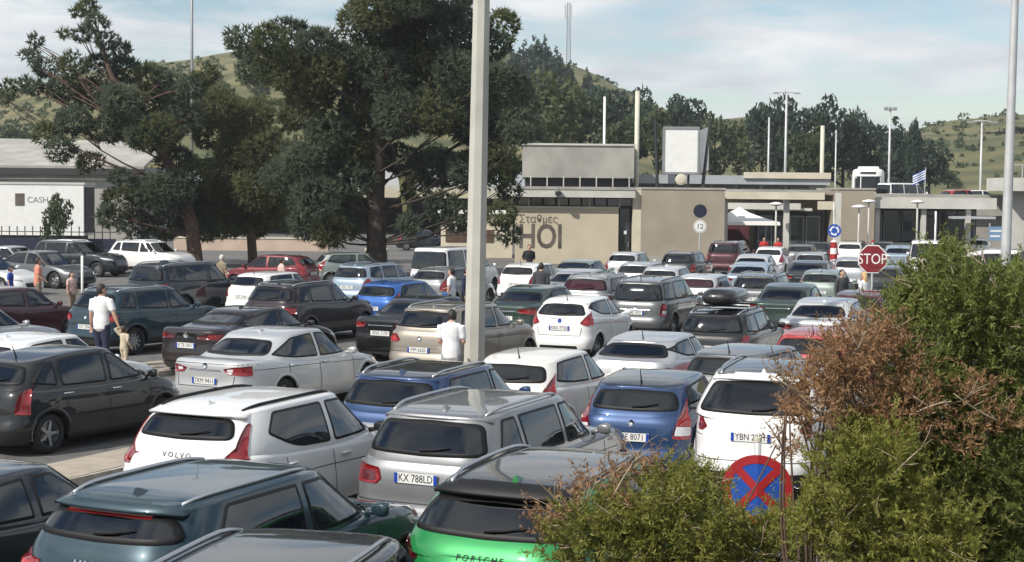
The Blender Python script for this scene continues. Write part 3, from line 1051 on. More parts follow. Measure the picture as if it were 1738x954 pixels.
SPEC['macan'] = dict(L=4.70, W=1.92, H=1.62, wheel=.37, fo=.88, wb=2.81, z0=.22,
    line=[(0, .72), (.04, .84), (.1, .94), (.26, 1.04), (.5, 1.04), (.75, 1.08), (.92, 1.07), (1, 1.0)],
    gh=(.25, .43, .865, .968), roof=[(0, .3), (.30, .13), (.42, .03), (.55, 0), (.75, .03), (.88, .09), (1, .15)], wg=.93, wr=.69, pillars=(.55,), dlo=(.32, .50), kick=.10, clad=.1, rsc=1.35,
    lamps=[([(.62, .98), (.70, .92), (.93, .92), (.97, 1.01), (.93, 1.11), (.76, 1.11)], 'tail_dark', [([(.70, .96), (.90, .96), (.92, 1.03), (.72, 1.03)], 'tail')])],
    rw=(.86, .86), rsill=.13, plate=(0, .84), handles=[(.50, .9), (.74, .93)], doors=(.31, .555, .77), antenna='fin', rails=('alu', .03), spoiler=(.17, 'trim'),
    seams=[[(0, .55), (.8, .55), (.86, .8)]], rearbands=[(-.75, .24, .75, .40, 'plastic', 'bumper_insert')],
    letters=[('P O R S C H E', .07, (0, 1.03), .006, 'trim')], pipes=True, tw=.255, nr=4.0, creases=[(.25, .78, .95, .84)])
SPEC['cayenne'] = dict(SPEC['macan'], L=4.85, W=1.94, H=1.69, wheel=.38, wb=2.89,
    line=[(0, .78), (.04, .9), (.1, 1.0), (.26, 1.10), (.5, 1.10), (.75, 1.14), (.92, 1.13), (1, 1.06)],
    lamps=[([(.62, .96), (.70, .90), (.93, .90), (.97, .99), (.93, 1.10), (.74, 1.10)], 'tail', [([(.68, .93), (.88, .93), (.9, .98), (.70, .98)], 'tail_dark')])],
    rsill=.03, plate=(0, .86), letters=[('C a y e n n e', .06, (0, 1.03), .006, 'chrome')], rails=('alu', .035), blackroof=True, spoiler=(.12, 'PAINT'), rglass='dark_glass')
SPEC['sedan'] = dict(L=4.83, W=1.86, H=1.49, wheel=.34, fo=.92, wb=2.74, z0=.18,
    line=[(0, .62), (.04, .72), (.12, .82), (.27, .94), (.5, .95), (.75, 1.0), (.90, 1.05), (.97, 1.06), (1, 1.03)],
    gh=(.23, .42, .71, .885), roof=ROOF_SED, wg=.93, wr=.69, pillars=(.525,), dlo=(.34, .36), kick=.05, clad=.05, rsc=1.05, dsl=.02,
    lamps=[([(.42, .92), (.50, .84), (.92, .80), (.97, .90), (.95, .98), (.62, .955)], 'tail', [([(.50, .88), (.62, .865), (.64, .925), (.52, .92)], 'clear_lens')])],
    rw=(.80, .78), rsill=.02, rtop=.80, plate=(0, .70), handles=[(.49, .88), (.70, .90)], doors=(.30, .53, .73), antenna='fin', wiper=False,
    seams=[[(0, .6), (.62, .6), (.66, .8)], [(0, 1.0), (.7, 1.0), (.9, 1.0)]], rearbands=[(-.55, .22, .55, .32, 'plastic', 'bumper_insert'), (-.34, .875, .34, .90, 'chrome', 'boot_trim')],
    badge=[((0, .96), .05, 'chrome')], rin=[(0, .10), (.1, .03), (.25, 0), (.45, .0), (.6, .03), (.9, .03), (.96, .04), (1, .10)], creases=[(.2, .8, .93, .9)], crown=.03)
SPEC['fastback'] = dict(SPEC['sedan'], L=4.75, H=1.42, gh=(.23, .42, .66, .93), lamps=[([(.30, .90), (.36, .84), (.93, .82), (.96, .97), (.62, .97)], 'tail_dark', [([(.62, .86), (.9, .85), (.92, .94), (.64, .94)], 'tail')])],
    rsc=1.0, badge=[((0, .92), .07, 'chrome')], rearbands=[(-.6, .22, .6, .36, 'plastic', 'bumper_insert'), (-.26, .855, .26, .96, 'trim', 'boot_panel')])
SPEC['coupe'] = dict(L=4.26, W=1.81, H=1.41, wheel=.34, fo=.88, wb=2.58, z0=.17,
    line=[(0, .6), (.05, .72), (.12, .82), (.27, .93), (.5, .96), (.78, 1.02), (.95, 1.02), (1, .97)],
    gh=(.24, .44, .80, .955), roof=[(0, .3), (.30, .14), (.43, .02), (.53, 0), (.7, .04), (.85, .11), (1, .2)], wg=.93, wr=.69, pillars=(.60,), dlo=(.34, .42), kick=.14, clad=.05, rsc=1.1,
    lamps=[([(.46, .78), (.52, .70), (.90, .72), (.95, .84), (.86, .91), (.56, .89)], 'tail_dark', [([(.58, .75), (.84, .76), (.86, .85), (.6, .84)], 'tail')])],
    rw=(.84, .80), rsill=.02, plate=(0, .55), handles=[(.55, .85)], doors=(.31, .64), antenna='rod', badge=[((0, .85), .055, 'chrome')], spoiler=(.05, 'PAINT'), wiper=False,
    seams=[[(0, .62), (.7, .62), (.72, .70)]])
SPEC['mpv'] = dict(L=4.55, W=1.83, H=1.66, wheel=.33, fo=.86, wb=2.73, z0=.2,
    line=[(0, .74), (.04, .85), (.1, .94), (.22, 1.03), (.5, 1.03), (.8, 1.05), (.95, 1.04), (1, 1.0)],
    gh=(.14, .38, .92, .97), roof=[(0, .4), (.2, .25), (.34, .05), (.5, 0), (.8, .03), (.95, .08), (1, .1)], wg=.93, wr=.74, pillars=(.50, .74), dlo=(.40, .28), clad=.1, rsc=1.8,
    lamps=[([(.76, .66), (.95, .64), (.95, .94), (.80, .98)], 'tail', [([(.82, .7), (.92, .7), (.92, .78), (.82, .78)], 'clear_lens')])],
    rw=(.88, .88), rsill=.0, plate=(0, .72), handles=[(.46, .9), (.7, .92)], doors=(.27, .51, .72), rails=('alu', .02), antenna='rod', badge=[((0, .86), .05, 'chrome')],
    seams=[[(0, .5), (.8, .5), (.82, .64)]], rearbands=[(-.45, .80, .45, .825, 'chrome', 'tailgate_trim')])
SPEC['wagon'] = dict(L=4.55, W=1.80, H=1.50, wheel=.325, fo=.88, wb=2.65, z0=.18,
    line=[(0, .62), (.05, .74), (.12, .83), (.27, .95), (.5, .96), (.8, .99), (.95, 1.0), (1, .97)],
    gh=(.23, .41, .925, .972), roof=ROOF_S, wg=.93, wr=.71, pillars=(.52, .74), dlo=(.33, .30), kick=.03, clad=.05, rsc=1.6,
    lamps=[([(.66, .68), (.93, .66), (.95, .96), (.78, 1.0)], 'tail', [([(.72, .72), (.9, .71), (.9, .8), (.73, .82)], 'clear_lens')])],
    rw=(.84, .84), rsill=.03, plate=(0, .70), handles=[(.48, .88), (.70, .90)], doors=(.29, .525, .72), rails=('alu', .025), antenna='fin', badge=[((0, .9), .05, 'chrome')],
    seams=[[(0, .52), (.66, .52), (.7, .66)]])
SPEC['boxwagon'] = dict(SPEC['wagon'], box='paint_black')
SPEC['van'] = dict(L=4.90, W=1.90, H=1.95, wheel=.335, fo=.92, wb=3.0, z0=.22,
    line=[(0, .78), (.04, .92), (.09, 1.02), (.2, 1.12), (.5, 1.12), (.9, 1.12), (1, 1.10)],
    gh=(.13, .30, .955, .98), roof=[(0, .5), (.12, .3), (.26, .05), (.4, 0), (.9, .0), (1, .04)], wg=.93, wr=.78, pillars=(.40, .68), dlo=(.36, .22), clad=.08, rsc=2.2, gnr=7, nr=7,
    lamps=[([(.84, .74), (.96, .74), (.96, 1.08), (.86, 1.08)], 'tail')], rw=(.88, .9), rsill=.0, plate=(0, .75), handles=[(.36, .98)], doors=(.23, .41, .69), rails=None,
    badge=[((0, 1.02), .06, 'chrome')], seams=[[(0, .45), (.8, .45), (.82, .7)]], fil=.09)
SPEC['bigsuv'] = dict(SPEC['suv'], L=4.75, W=1.92, H=1.76, wheel=.375,
    line=[(0, .86), (.04, .99), (.1, 1.08), (.25, 1.14), (.5, 1.14), (.8, 1.16), (.95, 1.16), (1, 1.12)], gh=(.25, .40, .93, .972),
    lamps=[([(.72, .84), (.94, .84), (.95, 1.12), (.78, 1.14)], 'tail')], plate=(0, .85))
SPEC['crossover'] = dict(SPEC['suv'], L=4.38, W=1.84, H=1.61, wheel=.345, wb=2.64, fo=.86,
    lamps=[([(.50, .90), (.58, .85), (.94, .85), (.96, 1.0), (.62, 1.02)], 'tail', [([(.62, .88), (.86, .88), (.86, .95), (.62, .95)], 'tail_inner')])], plate=(0, .70), pipes=False,
    rearbands=[(-.75, .30, .75, .46, 'plastic', 'bumper_insert')], rails=('alu', .03), badge=[((0, .93), .055, 'chrome')])
SPEC['smallsuv'] = dict(SPEC['suv'], L=4.20, W=1.79, H=1.60, wheel=.34, wb=2.58, fo=.83, pillars=(.53,), dlo=(.32, .45), kick=.10,
    lamps=[([(.68, .86), (.93, .84), (.95, 1.04), (.80, 1.10), (.72, .98)], 'tail')], plate=(0, .72), pipes=False, rearbands=[(-.75, .30, .75, .46, 'plastic', 'bumper_insert')], spokes=5)

SPEC['macan']['blackroof'] = True
SPEC['smallsuv']['blackroof'] = True
SPEC['hatchdark'] = dict(SPEC['hatch'], blackroof=True)
SPEC['hatchlong'] = dict(SPEC['wagon'], L=4.3, gh=(.23, .41, .90, .965), antenna='fin')

def pt(key, col, metal=0.0, rough=.32):
    M[key] = paint(key, col, metal, rough)
pt('paint_black', (.006, .0065, .0075))
pt('paint_blackblue', (.012, .018, .028), .2)
pt('paint_anthracite', (.024, .027, .031), .4)
pt('paint_grey', (.12, .125, .13), .5)
pt('paint_midgrey', (.23, .235, .24), .5)
pt('paint_silver', (.46, .47, .48), .6)
pt('paint_lightsilver', (.56, .57, .575), .45)
pt('paint_white', (.78, .78, .77))
pt('paint_cream', (.74, .72, .67))
pt('paint_teal', (.020, .045, .060), .3)
pt('paint_darkteal', (.015, .040, .055), .3)
pt('paint_blue', (.016, .045, .125), .3)
pt('paint_brightblue', (.02, .10, .36), .2)
pt('paint_paleblue', (.34, .42, .50), .5)
pt('paint_red', (.36, .025, .022))
pt('paint_darkred', (.14, .010, .014), .2)
pt('paint_maroon', (.055, .008, .014), .2)
pt('paint_green', (.006, .20, .045), .25)
pt('paint_darkgreen', (.025, .045, .038), .3)
pt('paint_champagne', (.30, .265, .22), .55)
pt('paint_brown', (.022, .015, .018), .3)
pt('paint_sage', (.22, .26, .24), .4)
# ------------------------------------------------------------------ trees and shrubs
def mesh_np(name, V, n):
    """faces are consecutive groups of n vertices"""
    V = np.ascontiguousarray(V, dtype=np.float32).reshape(-1, 3)
    m = bpy.data.meshes.new(name)
    nv = len(V); nf = nv // n
    m.vertices.add(nv); m.vertices.foreach_set('co', V.ravel())
    m.loops.add(nv); m.loops.foreach_set('vertex_index', np.arange(nv, dtype=np.int32))
    m.polygons.add(nf)
    m.polygons.foreach_set('loop_start', np.arange(0, nv, n, dtype=np.int32))
    m.update(calc_edges=True)
    return m

def foliage_mat(name, c0, c1, c2=None, scale=1.2, trans=0.35, rough=.6):
    m, t, b = new_mat(name)
    tc = t.nodes.new('ShaderNodeTexCoord')
    n = t.nodes.new('ShaderNodeTexNoise'); n.inputs['Scale'].default_value = scale; n.inputs['Detail'].default_value = 5
    n.inputs['Roughness'].default_value = .7
    t.links.new(tc.outputs['Object'], n.inputs['Vector'])
    r = t.nodes.new('ShaderNodeValToRGB')
    r.color_ramp.elements[0].position = .32; r.color_ramp.elements[0].color = (*c0, 1)
    r.color_ramp.elements[1].position = .66; r.color_ramp.elements[1].color = (*c1, 1)
    if c2:
        e = r.color_ramp.elements.new(.74); e.color = (*c2, 1)
    t.links.new(n.outputs['Fac'], r.inputs[0])
    t.links.new(r.outputs[0], b.inputs['Base Color'])
    b.inputs['Roughness'].default_value = rough
    b.inputs['Specular IOR Level'].default_value = .3
    tl = t.nodes.new('ShaderNodeBsdfTranslucent')
    t.links.new(r.outputs[0], tl.inputs[0])
    mx = t.nodes.new('ShaderNodeMixShader'); mx.inputs[0].default_value = trans
    t.links.new(b.outputs[0], mx.inputs[1]); t.links.new(tl.outputs[0], mx.inputs[2])
    t.links.new(mx.outputs[0], t.nodes['Material Output'].inputs['Surface'])
    return m

M['bark'] = mat('pine_bark', (.10, .060, .045), .95, var=.4, scale=6, bump=.6)
M['bark_dark'] = mat('dark_bark', (.05, .038, .03), .95, var=.4, scale=6, bump=.6)
M['twig'] = mat('dry_twig', (.30, .235, .165), .9, var=.3, scale=9)
M['pine'] = foliage_mat('pine_needles', (.075, .105, .080), (.17, .20, .130), (.215, .235, .14), .45, .55)
M['pine_light'] = foliage_mat('light_pine_needles', (.095, .115, .055), (.20, .215, .10), (.25, .25, .125), .45, .55)
M['far_dark'] = foliage_mat('far_dark_foliage', (.045, .070, .056), (.095, .128, .095), None, .25, .45)
M['far_mid'] = foliage_mat('far_green_foliage', (.055, .080, .042), (.115, .145, .070), (.15, .165, .08), .25, .4)
M['far_light'] = foliage_mat('far_olive_foliage', (.085, .105, .048), (.17, .19, .085), None, .25, .4)

NP = np.random.default_rng(5)
def unit(a):
    return a / np.maximum(1e-9, np.linalg.norm(a, axis=-1, keepdims=True))

def tufts(lobes, dens=230, nlen=.27, nwid=.042, k=6, flat=.85, shell=.55):
    """needle tufts spread through the outer part of every lobe; lobes: (x, y, z, r)"""
    out = []
    for (x, y, z, r) in lobes:
        n = max(20, int(dens * r * r))
        d = unit(NP.normal(size=(n, 3)))
        rad = r * (shell + (1 - shell) * NP.random(n) ** .5)
        # lumpy lobes: radius pulled about by a few random lobes of their own
        for _ in range(4):
            a = unit(NP.normal(size=3)); rad *= 1 + .35 * np.clip(d @ a - .35, 0, 1) - .22 * np.clip(-(d @ a) - .3, 0, 1)
        p = np.array([x, y, z]) + d * rad[:, None] * np.array([1, 1, flat])
        ax = unit(d * .8 + np.array([0, 0, .55]) + NP.normal(size=(n, 3)) * .45)
        for _ in range(k):
            nd = unit(ax + NP.normal(size=(n, 3)) * .62)
            sd = unit(np.cross(nd, NP.normal(size=(n, 3))))
            L = nlen * (.6 + .8 * NP.random((n, 1))); Wd = nwid * (.6 + .8 * NP.random((n, 1)))
            b0 = p + nd * L * -.15
            out.append(np.stack([b0 - sd * Wd, b0 + sd * Wd, p + nd * L], axis=1))
    return np.concatenate(out).reshape(-1, 3)

def cards(lobes, dens=30, size=.45, flat=.85, shell=.45):
    out = []
    for (x, y, z, r) in lobes:
        n = max(16, int(dens * r * r))
        d = unit(NP.normal(size=(n, 3)))
        rad = r * (shell + (1 - shell) * NP.random(n) ** .5)
        p = np.array([x, y, z]) + d * rad[:, None] * np.array([1, 1, flat])
        a = unit(NP.normal(size=(n, 3)) + d * .4 + np.array([0, 0, .3]))
        b = unit(np.cross(a, NP.normal(size=(n, 3))))
        s = size * (.5 + .9 * NP.random((n, 1)))
        out.append(np.stack([p - a * s, p + b * s * .45, p + a * s, p - b * s * .45], axis=1))
    return np.concatenate(out).reshape(-1, 3)

def limb(mb, a, b, r0, r1, sag=.0, seg=5, n=6, wob=.12):
    a, b = Vector(a), Vector(b)
    L = (b - a).length
    pts = []; rr = []
    off = Vector((RNG.uniform(-1, 1), RNG.uniform(-1, 1), RNG.uniform(-.5, .5))) * wob * L
    for i in range(seg + 1):
        t = i / seg
        pts.append(a.lerp(b, t) + off * math.sin(t * math.pi) + Vector((0, 0, sag * L * math.sin(t * math.pi))))
        rr.append(r0 + (r1 - r0) * t)
    mb.tube(pts, rr, n)
    return pts

def big_pine(name, label, base, path, lobes, mt, r0=.45, bark='bark', dens=230, nlen=.27, group='pines beside the car park', nwid=.042, light=3):
    """trunk along path, a limb to every lobe, needle tufts"""
    t = thing(name, label, 'tree', base, 0, group)
    bx, by, bz = base
    rel = [(x - bx, y - by, z - bz, r) for x, y, z, r in lobes]
    pth = [Vector((x - bx, y - by, z - bz)) for x, y, z in path]
    mb = MB()
    n = len(pth)
    mb.tube([pth[0] - Vector((0, 0, .3))] + pth, [r0 * 1.25] + [r0 * (1 - .85 * i / (n - 1)) for i in range(n)], 10)
    mb.build('trunk', M[bark], t, True)
    lb = MB()
    for li, (x, y, z, r) in enumerate(rel):
        if li % 5 in (1, 3): continue
        # leave the trunk somewhat below the lobe
        zt = max(pth[0].z + 1.6, z - .35 * math.hypot(x, y) - 1.0)
        q = pth[-1]
        for i in range(n - 1):
            if pth[i].z <= zt <= pth[i + 1].z:
                q = pth[i].lerp(pth[i + 1], (zt - pth[i].z) / (pth[i + 1].z - pth[i].z)); break
        pts = limb(lb, q, (x, y, z), .045 + .02 * r, .02, -.04, wob=.2)
        for _ in range(3):
            e = Vector((x, y, z)) + Vector((RNG.uniform(-1, 1), RNG.uniform(-1, 1), RNG.uniform(-.5, .8))) * r * .85
            limb(lb, pts[3], e, .03, .012, .02, 3, 4)
    tag(lb.build('branch', M[bark], t, True), kind='stuff')
    part2 = [l for i, l in enumerate(rel) if (i * 7) % 10 < light]
    part1 = [l for i, l in enumerate(rel) if (i * 7) % 10 >= light]
    obj('crown', mesh_np('crown', tufts(part1, dens, nlen, nwid), 3), M[mt], t)['kind'] = 'stuff'
    if part2: obj('crown', mesh_np('crown', tufts(part2, dens, nlen, nwid), 3), M['pine_light'], t)['kind'] = 'stuff'
    return t
# ------------------------------------------------------------------ the ground and the hills
RIDGE = [(-1600, 200), (-200, 185), (0, 178), (60, 165), (200, 140), (300, 122), (400, 104), (480, 95), (560, 90), (700, 85), (850, 100), (905, 126),
         (960, 130), (1000, 140), (1100, 185), (1200, 208), (1290, 206), (1400, 235), (1500, 240), (1560, 228), (1620, 221), (1738, 218), (1900, 214), (3400, 210)]
RIDGE_Z = curve([(math.degrees(math.atan((p - 869) / 2700.0)), 4.0 + (330 + (p - 869) * .0096 - q) * 420 / 2700.0) for p, q in RIDGE])
def terrain(x, y):
    rho = math.hypot(x, y)
    if rho < 150 or y < 0: return 0.0
    f = min(1.0, (rho - 150) / 270.0)
    f = f * f * (3 - 2 * f)
    if rho > 420: f -= (rho - 420) * .0004
    z = RIDGE_Z(math.degrees(math.atan2(x, y))) * max(.2, f)
    return z + f * (1.3 * math.sin(x * .06 + 1) * math.cos(y * .05) + .6 * math.sin(x * .17) * math.sin(y * .13 + 2))

def ground_mat(name, a, b, c, s1, s2, rough=.95, bump=.3):
    m, t, p = new_mat(name)
    tc = t.nodes.new('ShaderNodeTexCoord')
    n1 = t.nodes.new('ShaderNodeTexNoise'); n1.inputs['Scale'].default_value = s1; n1.inputs['Detail'].default_value = 6
    n2 = t.nodes.new('ShaderNodeTexNoise'); n2.inputs['Scale'].default_value = s2; n2.inputs['Detail'].default_value = 8
    t.links.new(tc.outputs['Object'], n1.inputs['Vector']); t.links.new(tc.outputs['Object'], n2.inputs['Vector'])
    r = t.nodes.new('ShaderNodeValToRGB')
    r.color_ramp.elements[0].position = .34; r.color_ramp.elements[0].color = (*a, 1)
    r.color_ramp.elements[1].position = .66; r.color_ramp.elements[1].color = (*b, 1)
    t.links.new(n1.outputs['Fac'], r.inputs[0])
    mr = t.nodes.new('ShaderNodeMapRange'); mr.inputs['From Min'].default_value = .45; mr.inputs['From Max'].default_value = .68
    t.links.new(n2.outputs['Fac'], mr.inputs['Value'])
    mx = t.nodes.new('ShaderNodeMix'); mx.data_type = 'RGBA'
    t.links.new(mr.outputs[0], mx.inputs[0]); t.links.new(r.outputs[0], mx.inputs[6]); mx.inputs[7].default_value = (*c, 1)
    t.links.new(mx.outputs[2], p.inputs['Base Color'])
    p.inputs['Roughness'].default_value = rough
    bp = t.nodes.new('ShaderNodeBump'); bp.inputs['Strength'].default_value = bump; bp.inputs['Distance'].default_value = .03
    t.links.new(n2.outputs['Fac'], bp.inputs['Height']); t.links.new(bp.outputs[0], p.inputs['Normal'])
    return m
M['asphalt'] = ground_mat('asphalt', (.115, .112, .107), (.165, .160, .152), (.085, .083, .08), .25, 3.0)
M['hill'] = ground_mat('hill_grass', (.085, .090, .032), (.19, .165, .075), (.05, .062, .022), .02, .11, bump=.5)
M['paving'] = mat('island_paving', (.36, .31, .25), .9, var=.15, scale=4, bump=.2)
M['kerb'] = mat('kerb_stone', (.42, .38, .32), .9, var=.2, scale=6, bump=.2)

g = MB()
g.add([(-1450, -250, 0), (1450, -250, 0), (1450, 1450, 0), (-1450, 1450, 0)], [[0, 1, 2, 3]])
tag(g.build('ground', M['asphalt']), kind='structure')
hv = []; hf = []
AZ = np.linspace(-58, 58, 260); RH = np.concatenate([np.linspace(150, 430, 46), np.linspace(470, 1400, 12)])
for r_ in RH:
    for a_ in AZ:
        x, y = r_ * math.sin(R(a_)), r_ * math.cos(R(a_))
        hv.append((x, y, terrain(x, y) - .35 + min(.5, (r_ - 150) * .02)))
na = len(AZ)
for i in range(len(RH) - 1):
    for j in range(na - 1):
        hf.append([i * na + j, i * na + j + 1, (i + 1) * na + j + 1, (i + 1) * na + j])
tag(obj('hills', mesh_from('hills', hv, hf), M['hill']), kind='structure')

def island(label_name, c, length, width, heading):
    a = R(heading); d = Vector((math.sin(a), math.cos(a))); n = Vector((math.cos(a), -math.sin(a)))
    poly = []
    for k in range(10): t = math.pi * k / 9; poly.append(Vector(c) + d * (length / 2 - width / 2 + width / 2 * math.sin(t)) + n * (width / 2 * math.cos(t)))
    for k in range(10): t = math.pi + math.pi * k / 9; poly.append(Vector(c) - d * (length / 2 - width / 2 - width / 2 * math.sin(t)) + n * (width / 2 * math.cos(t)))
    cx, cy = c
    inner = [((p.x - cx) * .86 + cx, (p.y - cy) * .95 + cy) for p in poly]
    kb = MB().prism([(p.x, p.y) for p in poly], -.02, .125).build('kerb', M['kerb'])
    tag(kb, kind='structure')
    tp = MB().prism(inner, .126, .134).build('pavement', M['paving'])
    tag(tp, kind='structure')
island('a', (-1.0, 30.8), 4.6, 1.2, 25)
island('b', (-6.1, 22.0), 4.6, 1.1, 27)
island('c', (-8.3, 34.3), 4.6, 1.5, 30)

M['verge'] = ground_mat('verge_soil', (.12, .10, .055), (.20, .16, .10), (.06, .075, .025), .8, 5.0)
vp = [(.9, 2), (12, 2), (12, 30), (9.2, 30), (3.1, 16), (1.35, 12.0)]
tag(MB().prism(vp, -.02, .11).build('verge', M['verge']), kind='structure')
# scrub over the hill slopes: uncountable, one mass
sl = []
for _ in range(4600):
    a_ = RNG.uniform(-26, 26); r_ = RNG.uniform(185, 425)
    x, y = r_ * math.sin(R(a_)), r_ * math.cos(R(a_))
    if math.sin(x * .045 + 2) * math.cos(y * .03) + RNG.uniform(-.7, .7) < .1: continue
    s_ = RNG.uniform(.25, 1.0) * (1.6 if RNG.random() < .12 else 1)
    sl.append((x, y, terrain(x, y) + s_ * .3, s_))
tag(obj('scrub', mesh_np('scrub', cards(sl, dens=26, size=.5), 4), M['far_mid']), 'low green scrub scattered over the hill slopes', 'scrub', kind='stuff')

# ------------------------------------------------------------------ buildings
M['beige'] = mat('beige_render', (.50, .44, .335), .9, var=.10, scale=.6, bump=.1)
M['cream'] = mat('cream_render', (.58, .53, .42), .9, var=.10, scale=.8)
M['taupe'] = mat('taupe_render', (.33, .285, .225), .9, var=.12, scale=.5, bump=.1)
M['concrete'] = mat('concrete', (.34, .33, .30), .92, var=.18, scale=.7, bump=.2)
M['pale_concrete'] = mat('pale_concrete', (.52, .51, .47), .9, var=.12, scale=.8)
M['roof_sheet'] = mat('roof_sheet', (.38, .40, .42), .55, var=.1, scale=.4)
M['dark_frame'] = mat('dark_frame', (.03, .03, .032), .5)
M['window'] = mat('window_glass', (.035, .042, .045), .08, coat=.6)
M['mural'] = mat('mural_paint', (.105, .088, .075), .85, var=.45, scale=1.4)
M['white'] = mat('white_paint', (.76, .76, .74), .5, var=.05, scale=2)
M['white_cloth'] = mat('white_canvas', (.80, .79, .76), .85)
M['pink_wall'] = mat('pink_wall', (.50, .385, .31), .9, var=.1, scale=1)
M['grey_metal'] = mat('grey_metal', (.28, .29, .30), .5, metal=.4, var=.1, scale=2)
M['galv'] = mat('galvanised', (.50, .51, .51), .5, metal=.25, var=.12, scale=1.5)
M['cream_pole'] = mat('cream_pole', (.55, .53, .43), .6, var=.1, scale=1.5)
M['mast'] = mat('concrete_mast', (.44, .43, .385), .8, var=.14, scale=1.2, bump=.15)
M['red'] = mat('sign_red', (.34, .018, .022), .45, var=.12, scale=5)
M['blue'] = mat('sign_blue', (.015, .075, .36), .42, var=.12, scale=5)
M['navy'] = mat('navy', (.012, .016, .04), .5)

def part(name, mk, parent, *boxes):
    m = MB()
    for b in boxes:      # x0, x1, y0, y1, z0, z1
        m.box(((b[0] + b[1]) / 2, (b[2] + b[3]) / 2, (b[4] + b[5]) / 2), (b[1] - b[0], b[3] - b[2], b[5] - b[4]))
    return m.build(name, M[mk], parent)

def flat_text(s, x, y, z, size, mk, parent, name='lettering', stretch=1.0, bold=0.0):
    v2, f = text_mesh(s, size, 3, bold)
    return obj(name, mesh_from(name, [(x + a * stretch, y, z + b) for a, b in v2], f, False), M[mk], parent)

M['dark_red_wall'] = mat('dark_red_wall', (.085, .02, .026), .8, var=.2)
# gatehouse with the painted wall: left wing, x 0 to 7, front at y 92
b1 = thing('gatehouse', 'low beige gatehouse with dark painted lettering on its wall', 'building', (0, 0, 0))
part('wall', 'beige', b1, (.15, 6.12, 92.0, 98, -.1, 3.33))
part('roof', 'pale_concrete', b1, (-.4, 7.02, 91.3, 99, 3.86, 4.45))
part('roof_edge', 'concrete', b1, (-.42, 7.0, 91.26, 91.298, 4.30, 4.47))
part('wall', 'dark_frame', b1, (.2, 7.0, 92.6, 97.8, 3.335, 3.855))
for k in range(9):
    x0 = .3 + k * .74
    w_ = part('window', 'dark_frame', b1, (x0, x0 + .70, 92.3, 92.58, 3.36, 3.84))
    part('pane', 'window', w_, (x0 + .04, x0 + .66, 92.27, 92.298, 3.40, 3.80))
for k in range(4): part('mullion', 'pale_concrete', b1, (.9 + k * 1.75, .98 + k * 1.75, 92.1, 92.25, 3.34, 3.85))
d_ = part('door', 'dark_frame', b1, (6.16, 6.84, 92.4, 92.6, 0, 3.33))
part('pane', 'window', d_, (6.24, 6.76, 92.36, 92.398, 1.2, 3.2)); part('notice', 'white', d_, (6.45, 6.62, 92.33, 92.358, 1.75, 1.95))
part('handle', 'alu', d_, (6.70, 6.74, 92.30, 92.358, 1.0, 1.3))
part('pillar', 'cream', b1, (6.92, 7.40, 91.8, 98.4, -.1, 4.34))
flat_text('Σταθμες', 1.5, 91.985, 2.56, .66, 'mural', b1, stretch=.85, bold=.0)
flat_text('HOI', 1.62, 91.985, 1.52, 1.95, 'mural', b1, stretch=.74, bold=.02)
flat_text('...', 1.05, 91.985, 3.08, .35, 'mural', b1)
part('cornice', 'cream', b1, (.12, 6.14, 91.95, 91.998, 3.22, 3.335))
# security camera on the eaves
cm = thing('security_camera', 'small dark security camera under the gatehouse eaves', 'camera', (2.6, 91.2, 4.1))
MB().box((0, 0, 0), (.34, .42, .2)).box((.0, -.24, -.02), (.12, .06, .1)).build('housing', M['dark_frame'], cm)
MB().tube([(0, .06, .1), (0, .06, .35)], .03, 6).build('bracket', M['grey_metal'], cm)

b2 = thing('taupe_block', 'plain taupe wall block right of the painted gatehouse', 'building', (0, 0, 0))
part('wall', 'taupe', b2, (7.403, 12.2, 91.6, 99, -.1, 4.36))
part('coping', 'concrete', b2, (7.38, 12.24, 91.55, 99.1, 4.365, 4.48))
part('plinth', 'concrete', b2, (7.41, 12.19, 91.52, 91.598, -.1, .5))

# canopy hall right of the block: columns, beams, glazed shop front behind
b3 = thing('canopy_hall', 'open canopy hall with cream beam over a dark shop front', 'building', (0, 0, 0))
part('beam', 'cream', b3, (12.3, 18.6, 95.0, 95.5, 3.85, 4.28))
part('beam', 'pale_concrete', b3, (12.4, 18.2, 100.6, 101.0, 3.2, 3.6))
part('roof', 'concrete', b3, (12.25, 20.0, 100.4, 106, 4.28, 4.46))
for x in (12.6, 16.3, 19.4):
    part('column', 'pale_concrete', b3, (x, x + .32, 95.6, 95.92, 0, 4.275))
part('back_wall', 'taupe', b3, (12.3, 20.2, 103, 103.4, 0, 4.27))
part('shop_front', 'dark_frame', b3, (15.6, 19.9, 102.2, 102.6, 0, 3.1))
for k in range(4):
    w_ = part('window', 'grey_metal', b3, (15.75 + k * 1.02, 16.65 + k * 1.02, 102.1, 102.19, .5, 2.8))
    part('pane', 'window', w_, (15.82 + k * 1.02, 16.58 + k * 1.02, 102.06, 102.095, .58, 2.72))
part('red_panel', 'dark_red_wall', b3, (12.8, 15.0, 101, 101.3, 0, 2.2))
part('awning', 'pale_concrete', b3, (15.5, 19.0, 101.0, 102.1, 3.12, 3.3))
part('sign_board', 'cream', b3, (18.6, 19.9, 97.0, 97.2, 3.25, 3.75))

b4 = thing('taupe_tower', 'plain taupe pylon block between the canopy hall and the glazed hall', 'building', (0, 0, 0))
part('wall', 'taupe', b4, (20.25, 22.5, 99, 106, -.1, 4.48))
part('coping', 'concrete', b4, (20.2, 22.55, 98.95, 106.1, 4.485, 4.6))

